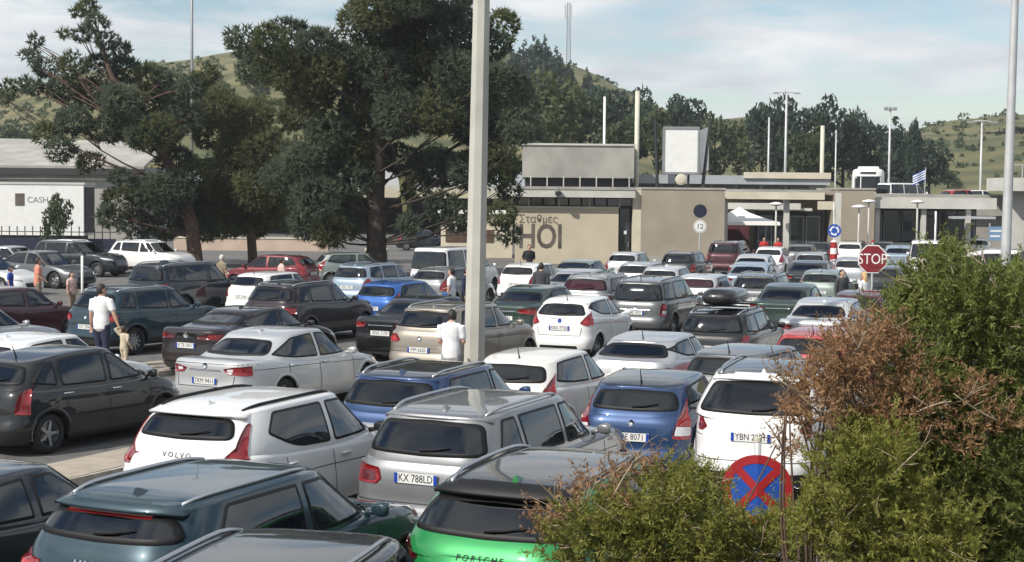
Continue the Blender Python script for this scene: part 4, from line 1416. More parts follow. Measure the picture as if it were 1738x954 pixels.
b5 = thing('glazed_hall', 'long low hall with grey fascia, columns and dark glazing', 'building', (0, 0, 0))
part('fascia', 'pale_concrete', b5, (22.56, 30.2, 99.4, 110, 3.35, 4.05))
part('wall', 'dark_frame', b5, (22.6, 30.0, 103.0, 103.4, 0, 3.34))
for k in range(6):
    x0 = 22.75 + k * 1.2
    w_ = part('window', 'grey_metal', b5, (x0, x0 + 1.1, 102.8, 102.99, .7, 3.2))
    part('pane', 'window', w_, (x0 + .06, x0 + 1.04, 102.76, 102.796, .76, 3.14))
for x in (22.7, 25.6, 28.4): part('column', 'pale_concrete', b5, (x, x + .3, 99.7, 100.0, 0, 3.345))
part('ledge', 'pale_concrete', b5, (23.2, 28.2, 101.5, 102.7, 1.0, 1.15))
part('awning', 'roof_sheet', b5, (27.2, 29.9, 98.5, 99.38, 2.75, 2.9))

# concrete upper storey behind the gatehouse, and the flat hall with sheet roof
b6 = thing('concrete_storey', 'bare grey concrete upper storey above the gatehouse', 'building', (0, 0, 0))
part('lower_wall', 'dark_frame', b6, (.9, 8.4, 112.5, 122, 0, 5.2))
part('wall', 'concrete', b6, (.7, 8.5, 112, 122.5, 5.2, 7.46))
part('parapet', 'pale_concrete', b6, (.6, 8.6, 111.9, 122.6, 7.463, 7.6))
for k in range(7): part('railing_post', 'pale_concrete', b6, (1.2 + k * 1.15, 1.28 + k * 1.15, 111.6, 111.68, 4.2, 5.3))
b7 = thing('flat_hall', 'long flat hall with pale sheet roof behind the billboard', 'building', (0, 0, 0))
part('wall', 'concrete', b7, (8.9, 23.2, 118, 128, 0, 4.9))
part('roof', 'roof_sheet', b7, (8.7, 23.4, 117.5, 128.5, 4.903, 5.55))
part('roof_edge', 'cream', b7, (17.0, 23.4, 117.3, 117.49, 5.35, 5.8))
for k in range(7):
    w_ = part('window', 'dark_frame', b7, (9.3 + k * 1.85, 10.8 + k * 1.85, 117.85, 117.99, 4.15, 4.75))
    part('pane', 'window', w_, (9.38 + k * 1.85, 10.72 + k * 1.85, 117.81, 117.845, 4.22, 4.68))

# raised deck on the right with a parapet, carrying the bus
b8 = thing('raised_deck', 'raised concrete parking deck behind the glazed hall', 'deck', (0, 0, 0))
part('slab', 'concrete', b8, (23.6, 44, 113, 140, 2.7, 3.2))
part('parapet', 'concrete', b8, (23.6, 44, 112.6, 112.9, 2.8, 4.3))
part('retaining_wall', 'concrete', b8, (23.7, 43.9, 113.2, 113.6, 0, 2.69))
b9 = thing('overpass', 'pale concrete overpass on columns at the right edge', 'overpass', (0, 0, 0))
part('slab', 'pale_concrete', b9, (33.4, 52, 108, 112.4, 4.55, 5.45))
for x in (34.3, 41.0): part('column', 'pale_concrete', b9, (x, x + .9, 109.5, 110.4, 0, 4.545))
for k in range(12): part('railing_post', 'galv', b9, (33.6 + k * .9, 33.66 + k * .9, 108.1, 108.16, 5.45, 6.3))
part('handrail', 'galv', b9, (33.5, 44.2, 108.09, 108.17, 6.3, 6.36))

# left side: white box trailer, grey shed, spiked fence, pink wall, kiosk
tr = thing('box_trailer', 'white box trailer with dark square logo behind the spiked fence', 'trailer', (0, 0, 0))
part('body', 'white', tr, (-42, -28.3, 105, 107.6, 1.0, 4.35))
part('roof_rim', 'pale_concrete', tr, (-42.1, -28.2, 104.95, 107.65, 4.353, 4.5))
part('door', 'dark_frame', tr, (-28.28, -28.2, 105.2, 107.4, 1.2, 4.2))
part('logo', 'mural', tr, (-32.8, -32.2, 104.97, 104.998, 2.95, 3.75))
flat_text('CASH Trans', -30.6, 104.985, 3.32, .55, 'grey_metal', tr)
for x in (-40.5, -38.9, -30.2): MB().lathe([(.25, -.15), (.5, -.15), (.52, 0), (.5, .15), (.25, .15)], 'y', (x, 105.3, .52), 16).build('wheel', M['tyre'], tr)
part('chassis', 'dark_frame', tr, (-41.5, -28.6, 105.4, 107.2, .7, .997))
sh = thing('grey_shed', 'wide grey shed with sloping roof behind the white trailer', 'building', (0, 0, 0))
part('wall', 'concrete', sh, (-60, -29.5, 125, 140, 0, 5.9))
m = MB(); m.add([(-61, 124.4, 5.7), (-28.8, 124.4, 5.7), (-28.8, 134, 7.9), (-61, 134, 8.3), (-61, 124.4, 5.9), (-28.8, 124.4, 5.9), (-28.8, 134, 8.1), (-61, 134, 8.5)], [[3, 2, 1, 0], [4, 5, 6, 7], [0, 1, 5, 4], [1, 2, 6, 5], [2, 3, 7, 6], [3, 0, 4, 7]])
m.build('roof', M['concrete'], sh)
part('gutter', 'dark_frame', sh, (-61, -28.8, 124.2, 124.38, 5.2, 5.69))
fe = thing('spiked_fence', 'black spiked fence on a low dark wall in front of the trailer', 'fence', (0, 0, 0))
part('base_wall', 'navy', fe, (-40, -24.6, 98.4, 98.7, 0, 1.0))
pk = MB().box((0, 0, .32), (.05, .05, .64)).add([(-.05, -.05, .64), (.05, -.05, .64), (.05, .05, .64), (-.05, .05, .64), (0, 0, .78)], [[0, 1, 4], [1, 2, 4], [2, 3, 4], [3, 0, 4]]).mesh('picket')
for k in range(32): obj('picket', pk, M['dark_frame'], fe, (-39.8 + k * .48, 98.55, 1.0))
part('rail', 'dark_frame', fe, (-40, -24.6, 98.53, 98.57, 1.38, 1.43))
pw_ = thing('pink_wall', 'low pink boundary wall between the two pine trunks', 'wall', (0, 0, 0))
part('wall', 'pink_wall', pw_, (-23, -12.5, 108, 108.4, -.05, .82)); part('coping', 'cream', pw_, (-23.1, -12.4, 107.95, 108.45, .823, .92))
ki = thing('kiosk', 'cream kiosk with brown shutter behind the concrete mast', 'kiosk', (0, 0, 0))
part('wall', 'cream', ki, (-4.5, .0, 100, 104, 0, 2.75)); part('roof', 'white', ki, (-4.7, .1, 99.8, 104.2, 2.753, 2.95))
part('shutter', 'bark', ki, (-4.2, -1.2, 99.93, 99.998, 1.0, 1.75))
hd = thing('low_hedge_box', 'small pale green planter box under the big pine', 'planter', (0, 0, 0))
part('box', 'far_light', hd, (-7.9, -6.8, 85.6, 86.6, 0, .9)); part('rim', 'cream', hd, (-7.95, -6.75, 85.55, 86.65, .9, 1.0))

# ------------------------------------------------------------------ billboard, umbrella, bus, flag
bb = thing('billboard', 'blank white billboard on dark posts above the gatehouse roof', 'billboard', (0, 0, 0))
part('panel', 'white', bb, (9.85, 12.0, 103.9, 104.1, 5.55, 8.35))
for fr in ((9.73, 9.85, 103.85, 104.15, 5.4, 8.5), (12.0, 12.12, 103.85, 104.15, 5.4, 8.5), (9.73, 12.12, 103.84, 104.14, 8.351, 8.5), (9.73, 12.12, 103.84, 104.14, 5.4, 5.549)): part('frame', 'grey_metal', bb, fr)
for x0, x1 in ((9.35, 9.6), (12.35, 12.75)): MB().tube([(x0 + .1, 104.4, 0), (x0 + .1, 104.4, 4.8), (x0 - .1 if x0 < 10 else x1 + .1, 104.4, 9.0)], [.12, .12, .08], 8).build('post', M['dark_frame'], bb)
for x in (10.6, 11.4): part('post', 'dark_frame', bb, (x, x + .14, 104.2, 104.34, 0, 5.5))
m = MB(); m.add([(12.2, 104.3, 5.5), (12.95, 105.6, 5.7), (12.95, 105.6, 8.6), (12.2, 104.3, 8.3), (12.2, 104.4, 5.5), (12.95, 105.7, 5.7), (12.95, 105.7, 8.6), (12.2, 104.4, 8.3)], [[0, 1, 2, 3], [7, 6, 5, 4], [0, 4, 5, 1], [1, 5, 6, 2], [2, 6, 7, 3], [3, 7, 4, 0]])
m.build('side_panel', M['white'], bb)
MB().lathe([(.001, .12), (.28, .05), (.38, 0), (.36, -.03), (.001, .04)], 'y', (10.9, 103.4, 5.05), 16).build('dish', M['cream'], bb, True)

um = thing('market_umbrella', 'white pagoda umbrella beside the taupe block', 'umbrella', (13.95, 98.0, 0))
vs = [(0, 0, 3.35)]; fs = []
hw = 2.15
ring = [(-hw, -hw), (0, -hw * .97), (hw, -hw), (hw * .97, 0), (hw, hw), (0, hw * .97), (-hw, hw), (-hw * .97, 0)]
for f_, z in ((.25, 3.02), (.6, 2.72), (1.0, 2.48)): vs += [(a * f_, b_ * f_, z) for a, b_ in ring]
for k in range(8):
    fs.append([0, 1 + k, 1 + (k + 1) % 8])
    for q in (0, 1): fs.append([1 + q * 8 + k, 9 + q * 8 + k, 9 + q * 8 + (k + 1) % 8, 1 + q * 8 + (k + 1) % 8])
obj('canopy', mesh_from('canopy', vs, fs, False), M['white_cloth'], um)
vv = [(a, b_, 2.478) for a, b_ in ring] + [(a * 1.01, b_ * 1.01, 2.28) for a, b_ in ring]
obj('valance', mesh_from('valance', vv, [[k, (k + 1) % 8, 8 + (k + 1) % 8, 8 + k] for k in range(8)], False), M['white_cloth'], um)
for a, b_ in ((-1, -1), (1, -1), (1, 1), (-1, 1)): MB().tube([(a * 1.95, b_ * 1.95, 0), (a * 1.95, b_ * 1.95, 2.5)], .04, 6).build('pole', M['galv'], um)

M['bus_screen'] = mat('bus_screen', (.012, .014, .016), .25)
M['maroon'] = mat('maroon_panel', (.075, .016, .022), .8)
bu = thing('bus', 'white bus seen head on, standing on the raised deck', 'bus', (27.4, 123, 3.2), -R(12.5))
def bus_ring(z, w_, yf, yr): 
    x, y = outline(yf, yr, w_, 6, 6, 48); return [(a, b_, z) for a, b_ in zip(x, y)]
lev = [(.35, 1.2, .05, 11.5), (.6, 1.26, 0, 11.5), (1.2, 1.275, 0, 11.5), (1.5, 1.275, .04, 11.5), (2.6, 1.25, .22, 11.5), (2.9, 1.2, .3, 11.45), (3.02, 1.05, .5, 11.3)]
vs = []; fs = []
for l in lev: vs += bus_ring(*l)
for i in range(len(lev) - 1):
    for k in range(48): fs.append([i * 48 + k, i * 48 + (k + 1) % 48, (i + 1) * 48 + (k + 1) % 48, (i + 1) * 48 + k])
fs.append([(len(lev) - 1) * 48 + k for k in range(48)])
bbv = BVHTree.FromPolygons([Vector(v) for v in vs], fs)
obj('body', mesh_from('body', vs, fs), M['white'], bu)
obj('windshield', patch(bbv, 'rear', rounded([(-1.02, 1.25), (1.02, 1.25), (1.02, 2.45), (-1.02, 2.45)], .12, 4), .012, .15, skirt=.01), M['bus_screen'], bu)
obj('destination_sign', patch(bbv, 'rear', rounded([(-.6, 2.6), (.6, 2.6), (.6, 2.8), (-.6, 2.8)], .04, 3), .012, .15, skirt=.01), M['dark_frame'], bu)
for s in (-1, 1):
    obj('headlight', patch(bbv, 'rear', rounded([(s * .8, .7), (s * 1.1, .7), (s * 1.1, .9), (s * .8, .9)], .04, 3), .012, .1, skirt=.01), M['clear_lens'], bu)
    MB().tube([(s * 1.2, .1, 2.75), (s * 1.45, -.25, 2.7), (s * 1.45, -.3, 2.35)], .05, 6).build('mirror', M['dark_frame'], bu)
    for y in (2.4, 8.6): MB().lathe([(.25, -.14), (.48, -.14), (.5, 0), (.48, .14), (.25, .14)], 'x', (s * 1.12, y, .5), 16).build('wheel', M['tyre'], bu)
MB().box((0, 3.2, 3.12), (1.7, 2.2, .24), taper=.9).build('roof_unit', M['white'], bu)

fl = thing('flag', 'blue and white striped flag on a short pole beside the bus', 'flag', (30.7, 119, 3.2))
MB().tube([(0, 0, 0), (0.1, 0, 3.1)], .03, 6).build('pole', M['galv'], fl)
for k in range(9):
    vs = []
    for i in range(9):
        u = i / 8
        for zz in (0, .085): vs.append((.1 - u * .95, .07 * math.sin(u * 7), 2.2 + k * .087 + zz - .45 * u))
    obj('stripe', mesh_from('stripe', vs, [[2 * i, 2 * i + 2, 2 * i + 3, 2 * i + 1] for i in range(8)]), M['blue' if k % 2 == 0 else 'white_cloth'], fl)

# ------------------------------------------------------------------ masts and lamp posts
def post(name, label, x, y, z0, z1, r0, r1, mk, head=None, group='lamp posts and masts', n=10, lean=.0):
    t = thing(name, label, 'pole', (x, y, z0), 0, group)
    h = z1 - z0
    MB().tube([(0, 0, -.1), (0, 0, h * .5 + .001), (lean * h, 0, h)] if lean == 0 else [(lean * h * q / 8, 0, h * q / 8 - (.1 if q == 0 else 0)) for q in range(9)], [r0, (r0 + r1) / 2, r1] if lean == 0 else [r0 + (r1 - r0) * q / 8 for q in range(9)], n).build('shaft', M[mk], t, n > 8)
    MB().box((0, 0, .02), (r0 * 3.2, r0 * 3.2, .04)).build('base_plate', M['grey_metal'], t)
    if head == 'twin':
        MB().tube([(-.9, 0, h), (-.5, 0, h + .12), (.5, 0, h + .12), (.9, 0, h)], .05, 6).build('arm', M['galv'], t)
        for s in (-1, 1): MB().box((s * 1.0, 0, h + .02), (.62, .3, .14), taper=.7).build('lamp_head', M['grey_metal'], t)
    elif head == 'flood':
        MB().tube([(-.5, 0, h - .1), (.5, 0, h - .1)], .05, 6).build('arm', M['galv'], t)
        for s in (-.4, 0, .4): MB().box((s, -.12, h), (.3, .16, .26)).build('lamp_head', M['grey_metal'], t)
    elif head == 'disc':
        MB().lathe([(.05, h - .1), (.42, h - .02), (.44, h + .05), (.1, h + .14), (.001, h + .14)], 'z', n=18).build('lamp_head', M['white'], t, True)
    return t
post('concrete_mast', 'thick pale concrete mast standing in the middle of the queue', -.74, 31.4, .13, 14.2, .222, .13, 'mast', n=8, lean=.012)
post('lamp_mast', 'tall galvanised mast at the right edge', 18.6, 60, 0, 19, .20, .10, 'galv', 'flood', lean=.010)
post('lamp_mast', 'thin dark mast rising above the left hill', -30.6, 152, 0, 31, .17, .11, 'grey_metal', 'flood')
post('flag_pole', 'slim white pole on the concrete storey', 7.4, 130, 0, 12.0, .12, .1, 'white')
post('cream_post', 'thick cream post beside the billboard', 8.9, 115, 0, 11.5, .19, .17, 'cream_pole')
post('lamp_mast', 'twin headed lamp mast in front of the dark tree row', 25.6, 150, 0, 13.7, .16, .10, 'galv', 'twin')
post('lamp_mast', 'slim grey mast left of the twin headed lamp', 23.2, 145, 0, 11.2, .10, .08, 'galv')
post('cream_post', 'short cream post right of the twin headed lamp', 24.2, 125, 0, 9.6, .17, .16, 'cream_pole')
post('lamp_mast', 'slim blue grey mast right of the short cream post', 28.3, 140, 0, 9.9, .08, .06, 'galv')
post('lamp_mast', 'lamp mast with flood head behind the bus', 33.0, 140, 0, 11.8, .13, .08, 'galv', 'flood')
post('lamp_mast', 'lamp mast above the overpass', 39.3, 134, 0, 10.4, .12, .08, 'galv', 'twin')
for i, (px_, y_, h_, lb) in enumerate(((11.85, 94, 3.6, 'short lamp post with round head at the corner of the taupe block'), (15.6, 94.3, 3.55, 'short lamp post with round head in front of the cream beam'),
        (19.9, 91.5, 3.45, 'short lamp post with round head beside the roundabout sign'), (21.8, 97.5, 3.75, 'short lamp post with round head before the taupe pylon'), (24.9, 98, 3.75, 'short lamp post with round head before the glazed hall'))):
    post('lamp_post', lb, px_, y_, 0, h_, .06, .05, 'pale_concrete', 'disc', 'short lamp posts along the buildings')
post('bent_pipe', 'thin white vent pipe on the glazed hall front', 26.2, 98.6, 0, 3.2, .06, .06, 'white')
# lattice mast on the hill
lm = thing('lattice_mast', 'lattice radio mast on the hilltop', 'mast', (13.4, 400, terrain(13.4, 400)), 0)
hgt = 4.0 + (331 - 8) * 400 / 2700 - terrain(13.4, 400)
m = MB()
for a in range(3):
    t = a * 2.094; m.tube([(.75 * math.cos(t), .75 * math.sin(t), -1), (.45 * math.cos(t), .45 * math.sin(t), hgt)], .09, 5)
m.build('leg', M['grey_metal'], lm)
m = MB()
for k in range(26):
    z0_, z1_ = hgt * k / 26, hgt * (k + 1) / 26
    for a in range(3):
        t, t2 = a * 2.094, (a + 1) * 2.094; r_ = .75 - .3 * k / 26
        m.tube([(r_ * math.cos(t), r_ * math.sin(t), z0_), (r_ * math.cos(t2), r_ * math.sin(t2), z1_)], .045, 4)
m.build('bracing', M['grey_metal'], lm)
for s in (-.7, .7): MB().box((s, -.2, hgt - 2.2), (.4, .3, 3.4)).build('antenna_panel', M['galv'], lm)
# ------------------------------------------------------------------ signs
def disc(r, n=40): return [(r * math.cos(2 * math.pi * k / n), r * math.sin(2 * math.pi * k / n)) for k in range(n)]
def plate_mesh(poly, y0, th, bend=None, name='plate'):
    """thin upright plate facing -y from an outline in (x, z)"""
    pts = resample([Vector(p) for p in poly], .08); n = len(pts)
    xs = [p.x for p in pts]
    if bend:      # add points on the fold so that it stays crisp
        q2 = []
        for i, p in enumerate(pts):
            q2.append(p); r_ = pts[(i + 1) % n]
            if p.x * r_.x < 0: t = p.x / (p.x - r_.x); q2.append(Vector((0, p.y + (r_.y - p.y) * t)))
        pts = q2; n = len(pts)
    v2, _, f2, _, _, _ = geometry.delaunay_2d_cdt(pts + ([Vector((0, z)) for z in np.linspace(min(p.y for p in pts) + .01, max(p.y for p in pts) - .01, 9) if inside((0.0001, z), pts)] if bend else []), [(i, (i + 1) % n) for i in range(n)], [], 1, 1e-6)
    def B(x): return (abs(x) * bend if x < 0 else abs(x) * bend * .35) if bend else 0
    k = len(v2)
    vs = [(p.x, y0 + B(p.x), p.y) for p in v2] + [(p.x, y0 + th + B(p.x), p.y) for p in v2]
    fs = []
    for f in f2:
        a, b, c = (v2[i] for i in f[:3]); s = (b - a).cross(c - a)
        f = list(f) if s > 0 else list(f)[::-1]
        fs += [f, [i + k for i in f[::-1]]]
    for i in range(n): fs.append([i, i + k, (i + 1) % n + k, (i + 1) % n])
    return mesh_from(name, vs, fs, False)
ss = thing('stop_sign', 'red octagonal stop sign on a post above the queue', 'sign', (10.65, 47, 0), -R(8), 'road signs')
oc = [(.45 * math.cos(R(22.5 + 45 * k)), .45 * math.sin(R(22.5 + 45 * k))) for k in range(8)]
zc = 2.19
M['stop_red'] = mat('faded_stop_red', (.19, .012, .022), .5, var=.2, scale=6)
for nm, mk, sc, y0 in (('rim', 'white', 1.0, 0), ('face', 'stop_red', .93, -.008)): obj(nm, plate_mesh([(a * sc, b + zc if 0 else b * sc + zc) for a, b in oc], y0, .006, name=nm), M[mk], ss)
flat_text('STOP', 0, -.012, zc - .01, .44, 'white', ss, 'lettering', .80)
MB().tube([(0, .03, -.1), (0, .03, 2.7)], .035, 8).build('post', M['galv'], ss)
MB().lathe([(.05, 2.7), (.05, 2.73), (.001, 2.76)], 'z', (0, .03, 0), 10).build('cap', M['red'], ss)
ns = thing('no_stopping_sign', 'round blue and red no stopping sign creased down its middle, in the foreground', 'sign', (2.07, 13.2, 0), -R(6), 'road signs')
zc = 1.55; bd = .30
obj('face', plate_mesh([(a, b + zc) for a, b in disc(.292)], 0, .004, bd, 'face'), M['blue'], ns)
outer, inner = disc(.294, 40), disc(.222, 40)
vs = []; fs = []
def Bn(x): return abs(x) * bd if x < 0 else abs(x) * bd * .35
for (a, b), (c, d) in zip(outer, inner): vs += [(a, -.004 + Bn(a), b + zc), (c, -.004 + Bn(c), d + zc)]
for k in range(40): q = (k + 1) % 40; fs.append([2 * k, 2 * q, 2 * q + 1, 2 * k + 1])
obj('rim', mesh_from('rim', vs, fs, False), M['red'], ns)
for s in (-1, 1):
    d = Vector((math.cos(R(45)) * s, math.sin(R(45)))); n_ = Vector((-d.y, d.x)) * .034
    p = [d * -.225 - n_, d * .225 - n_, d * .225 + n_, d * -.225 + n_]
    obj('bar', plate_mesh([(q.x, q.y + zc) for q in p], -.0035 - .0008 * s, .002, bd, 'bar'), M['red'], ns)
MB().tube([(0, .045, -.1), (0, .045, 1.98)], .03, 10).build('post', M['galv'], ns, True)
MB().lathe([(.034, 1.95), (.034, 1.985), (.001, 1.99)], 'z', (0, .045, 0), 10).build('cap', M['cream_pole'], ns)
sp_ = thing('speed_limit_sign', 'round white speed sign with a dark disc above it before the taupe block', 'sign', (9.42, 80, 0), 0, 'road signs')
obj('rim', plate_mesh([(a, b + 2.48) for a, b in disc(.34)], 0, .01, name='rim'), M['pale_concrete'], sp_)
obj('face', plate_mesh([(a, b + 2.48) for a, b in disc(.26)], -.006, .005, name='face'), M['white'], sp_)
flat_text('12', 0, -.012, 2.47, .36, 'ink', sp_)
obj('back_disc', plate_mesh([(a, b + 3.25) for a, b in disc(.34)], 0, .01, name='back_disc'), M['navy'], sp_)
MB().tube([(0, .05, 0), (0, .05, 3.5)], .04, 8).build('post', M['galv'], sp_)
rs = thing('roundabout_sign', 'round blue roundabout sign with white arrows above a striped bollard', 'sign', (17.4, 86, 0), -R(8), 'road signs')
obj('face', plate_mesh([(a, b + 2.2) for a, b in disc(.36)], 0, .01, name='face'), M['blue'], rs)
for k in range(3):
    m = MB(); pts = []
    a0 = R(90 + 120 * k)
    vs = []; fs = []
    for i in range(8):
        a = a0 + R(75) * i / 7
        for r_ in (.17, .25): vs.append((r_ * math.cos(a), -.006, 2.2 + r_ * math.sin(a)))
    for i in range(7): fs.append([2 * i, 2 * i + 1, 2 * i + 3, 2 * i + 2])
    a = a0 + R(75); b_ = a0 + R(105); i0 = len(vs)
    vs += [(.12 * math.cos(a), -.006, 2.2 + .12 * math.sin(a)), (.30 * math.cos(a), -.006, 2.2 + .30 * math.sin(a)), (.21 * math.cos(b_), -.006, 2.2 + .21 * math.sin(b_))]
    fs.append([i0, i0 + 1, i0 + 2])
    obj('arrow', mesh_from('arrow', vs, fs, False), M['white'], rs)
MB().tube([(0, .05, 0), (-.05, .05, 3.7)], .04, 8).build('post', M['white'], rs)
bo = thing('striped_bollard', 'red and white striped bollard under the roundabout sign', 'bollard', (17.3, 85.6, 0))
for k in range(5): MB().lathe([(.24 - .015 * k, .32 * k), (.225 - .015 * k, .32 * k + .318)], 'z', n=16).build('band', M['red' if k % 2 == 0 else 'white'], bo, True)
MB().lathe([(.17, 1.6), (.12, 1.68), (.001, 1.7)], 'z', n=16).build('cap', M['white'], bo, True)
bs = thing('direction_sign', 'blue and white direction board on posts by the overpass', 'sign', (28.0, 92, 0), 0, 'road signs')
M['pale_blue'] = mat('faded_blue', (.16, .26, .42), .6, var=.15, scale=4)
part('panel', 'pale_blue', bs, (-.45, .45, 0, .04, 1.6, 2.4)); part('stripe', 'white', bs, (-.38, .38, -.006, -.002, 2.1, 2.2)); part('stripe', 'white', bs, (-.38, .2, -.006, -.002, 1.8, 1.9))
for x in (-.4, .4): part('post', 'galv', bs, (x - .03, x + .03, .045, .1, 0, 2.6))
gs = thing('gantry_sign', 'pale blue overhead sign at the right edge above the overpass', 'sign', (35.6, 107, 0), 0, 'road signs')
part('panel', 'pale_blue', gs, (-1.0, 2.4, 0, .1, 4.3, 5.6)); part('stripe', 'white', gs, (-.3, 2.2, -.012, -.004, 4.85, 5.4))
for x in (-.8, 2.2): part('post', 'galv', gs, (x - .06, x + .06, .11, .23, 0, 5.6))
post('thin_post', 'thin lamp post in front of the pink wall', -17.0, 104, 0, 2.6, .035, .03, 'galv')
post('thin_post', 'thin pale post among the trunks left of the big pine', -9.0, 100, 0, 2.9, .04, .03, 'galv')
# ------------------------------------------------------------------ the pines (measured lobes: x, y, z, radius)
big_pine('pine_tree', 'tall dark pine in the centre, its top cut by the frame', (-6.38, 75.0, 0.0),
    [(-6.38, 75.0, 0.0), (-6.45, 75.0, 3.93), (-6.27, 75.0, 6.7), (-6.0, 75.0, 9.46), (-5.33, 75.0, 12.48), (-5.06, 75.0, 13.85)],
    [(-6.2, 72.6, 12.5, 1.13), (-6.2, 74.1, 12.6, 1.15), (-4.6, 72.6, 13.3, 1.38), (-4.8, 74.8, 13.7, 1.42), (-3.2, 76.4, 13.1, 1.18), (-3.1, 73.7, 12.7, 1.14), (-7.5, 74.6, 12.1, 0.82), (-6.1, 75.5, 11.4, 1.3), (-5.8, 75.8, 11.6, 1.31), (-4.3, 75.9, 11.6, 1.44), (-4.4, 75.7, 11.9, 1.43), (-2.7, 77.7, 12.0, 1.21), (-2.7, 74.3, 11.4, 1.15), (-0.6, 75.5, 12.1, 0.83), (-0.8, 74.8, 10.9, 0.82), (-12.8, 76.6, 11.0, 0.84), (-11.1, 72.3, 10.9, 0.75), (-10.5, 76.2, 11.5, 0.89), (-9.1, 74.3, 10.9, 0.9), (-8.9, 73.6, 10.6, 0.89), (-10.6, 73.3, 9.8, 1.06), (-11.0, 75.5, 9.9, 1.09), (-12.4, 76.3, 9.8, 0.79), (-8.7, 73.4, 9.6, 1.01), (-8.9, 76.1, 9.7, 1.05), (-10.0, 76.9, 9.0, 1.01), (-9.5, 74.8, 8.6, 0.98), (-12.7, 72.7, 10.9, 0.35), (-7.7, 77.0, 10.2, 1.06), (-7.5, 74.6, 10.2, 1.03), (-6.0, 76.2, 9.5, 1.31), (-5.6, 74.3, 9.5, 1.28), (-4.2, 75.4, 9.5, 1.3), (-4.1, 74.7, 9.6, 1.29), (-2.5, 73.1, 9.6, 1.13), (-2.4, 75.9, 9.8, 1.18), (-0.9, 77.4, 9.4, 1.12), (-0.7, 74.0, 9.3, 1.07), (0.2, 77.7, 9.1, 0.8), (-7.0, 75.7, 8.1, 1.17), (-6.7, 75.4, 7.9, 1.17), (-5.4, 76.7, 7.6, 1.27), (-5.3, 73.4, 7.7, 1.21), (-3.6, 73.2, 7.5, 1.21), (-3.4, 74.0, 7.7, 1.22), (-2.0, 73.8, 7.5, 1.27), (-1.7, 75.0, 7.3, 1.29), (-0.3, 76.2, 7.6, 1.18), (-0.3, 74.0, 7.4, 1.15), (0.4, 72.4, 6.7, 0.6), (-8.7, 76.0, 6.7, 1.18), (-8.5, 74.5, 6.6, 1.16), (-7.6, 76.0, 5.9, 1.18), (-7.5, 75.1, 6.0, 1.16), (-9.7, 75.0, 5.3, 1.16), (-9.6, 73.7, 5.2, 1.14), (-10.8, 76.6, 4.7, 1.0), (-10.8, 74.6, 4.7, 0.98), (-9.0, 73.3, 3.9, 1.14), (-9.3, 75.8, 4.0, 1.18), (-7.7, 77.4, 4.2, 1.01), (-7.6, 74.6, 4.3, 0.98), (-8.6, 74.9, 2.4, 0.93), (-8.4, 73.6, 2.2, 0.91), (-9.8, 75.4, 2.6, 0.83), (-5.4, 76.4, 5.6, 0.89), (-3.8, 77.6, 5.4, 1.07), (-3.5, 76.2, 5.2, 1.05), (-2.3, 76.9, 5.1, 1.06), (-2.2, 74.1, 5.2, 1.02), (-0.6, 73.6, 5.3, 0.96), (-0.7, 75.2, 5.3, 0.98), (-0.1, 75.5, 4.0, 0.57), (-0.5, 72.7, 2.9, 0.65), (-3.5, 74.7, 3.5, 0.77), (-2.5, 74.4, 2.9, 0.82), (-4.8, 76.2, 4.1, 0.63), (-0.1, 72.6, 2.1, 0.5), (-4.9, 73.1, 2.6, 0.55), (-7.8, 75.1, 2.5, 0.62)], 'pine', 0.5, 'bark_dark', 330)
big_pine('pine_tree', 'lighter green pine between the two dark pines', (-14.01, 86.0, 0.0),
    [(-14.01, 86.0, 0.0), (-14.17, 86.0, 2.27), (-14.17, 86.0, 4.81), (-14.33, 86.0, 7.03), (-14.49, 86.0, 8.29)],
    [(-15.5, 85.5, 8.3, 1.18), (-15.8, 86.5, 8.5, 1.19), (-14.3, 88.1, 8.1, 1.37), (-14.2, 85.3, 8.1, 1.32), (-14.8, 85.2, 6.4, 1.32), (-14.8, 85.2, 6.1, 1.32), (-13.1, 84.2, 6.0, 1.31), (-13.2, 85.8, 5.8, 1.33), (-16.0, 88.4, 4.8, 1.22), (-15.4, 85.0, 4.5, 1.17), (-13.7, 83.9, 4.2, 1.3), (-14.3, 86.3, 4.0, 1.34), (-13.0, 88.1, 3.2, 1.21), (-13.1, 86.1, 3.5, 1.19), (-14.9, 85.6, 2.7, 1.06), (-15.3, 87.0, 2.6, 1.08), (-16.3, 85.5, 3.4, 1.06), (-16.1, 85.3, 3.5, 1.06), (-16.6, 85.4, 1.8, 0.65), (-13.9, 87.3, 2.1, 0.84), (-11.8, 86.0, 8.0, 0.89), (-16.8, 87.4, 7.1, 1.02)], 'pine_light', 0.28, 'bark', 330)
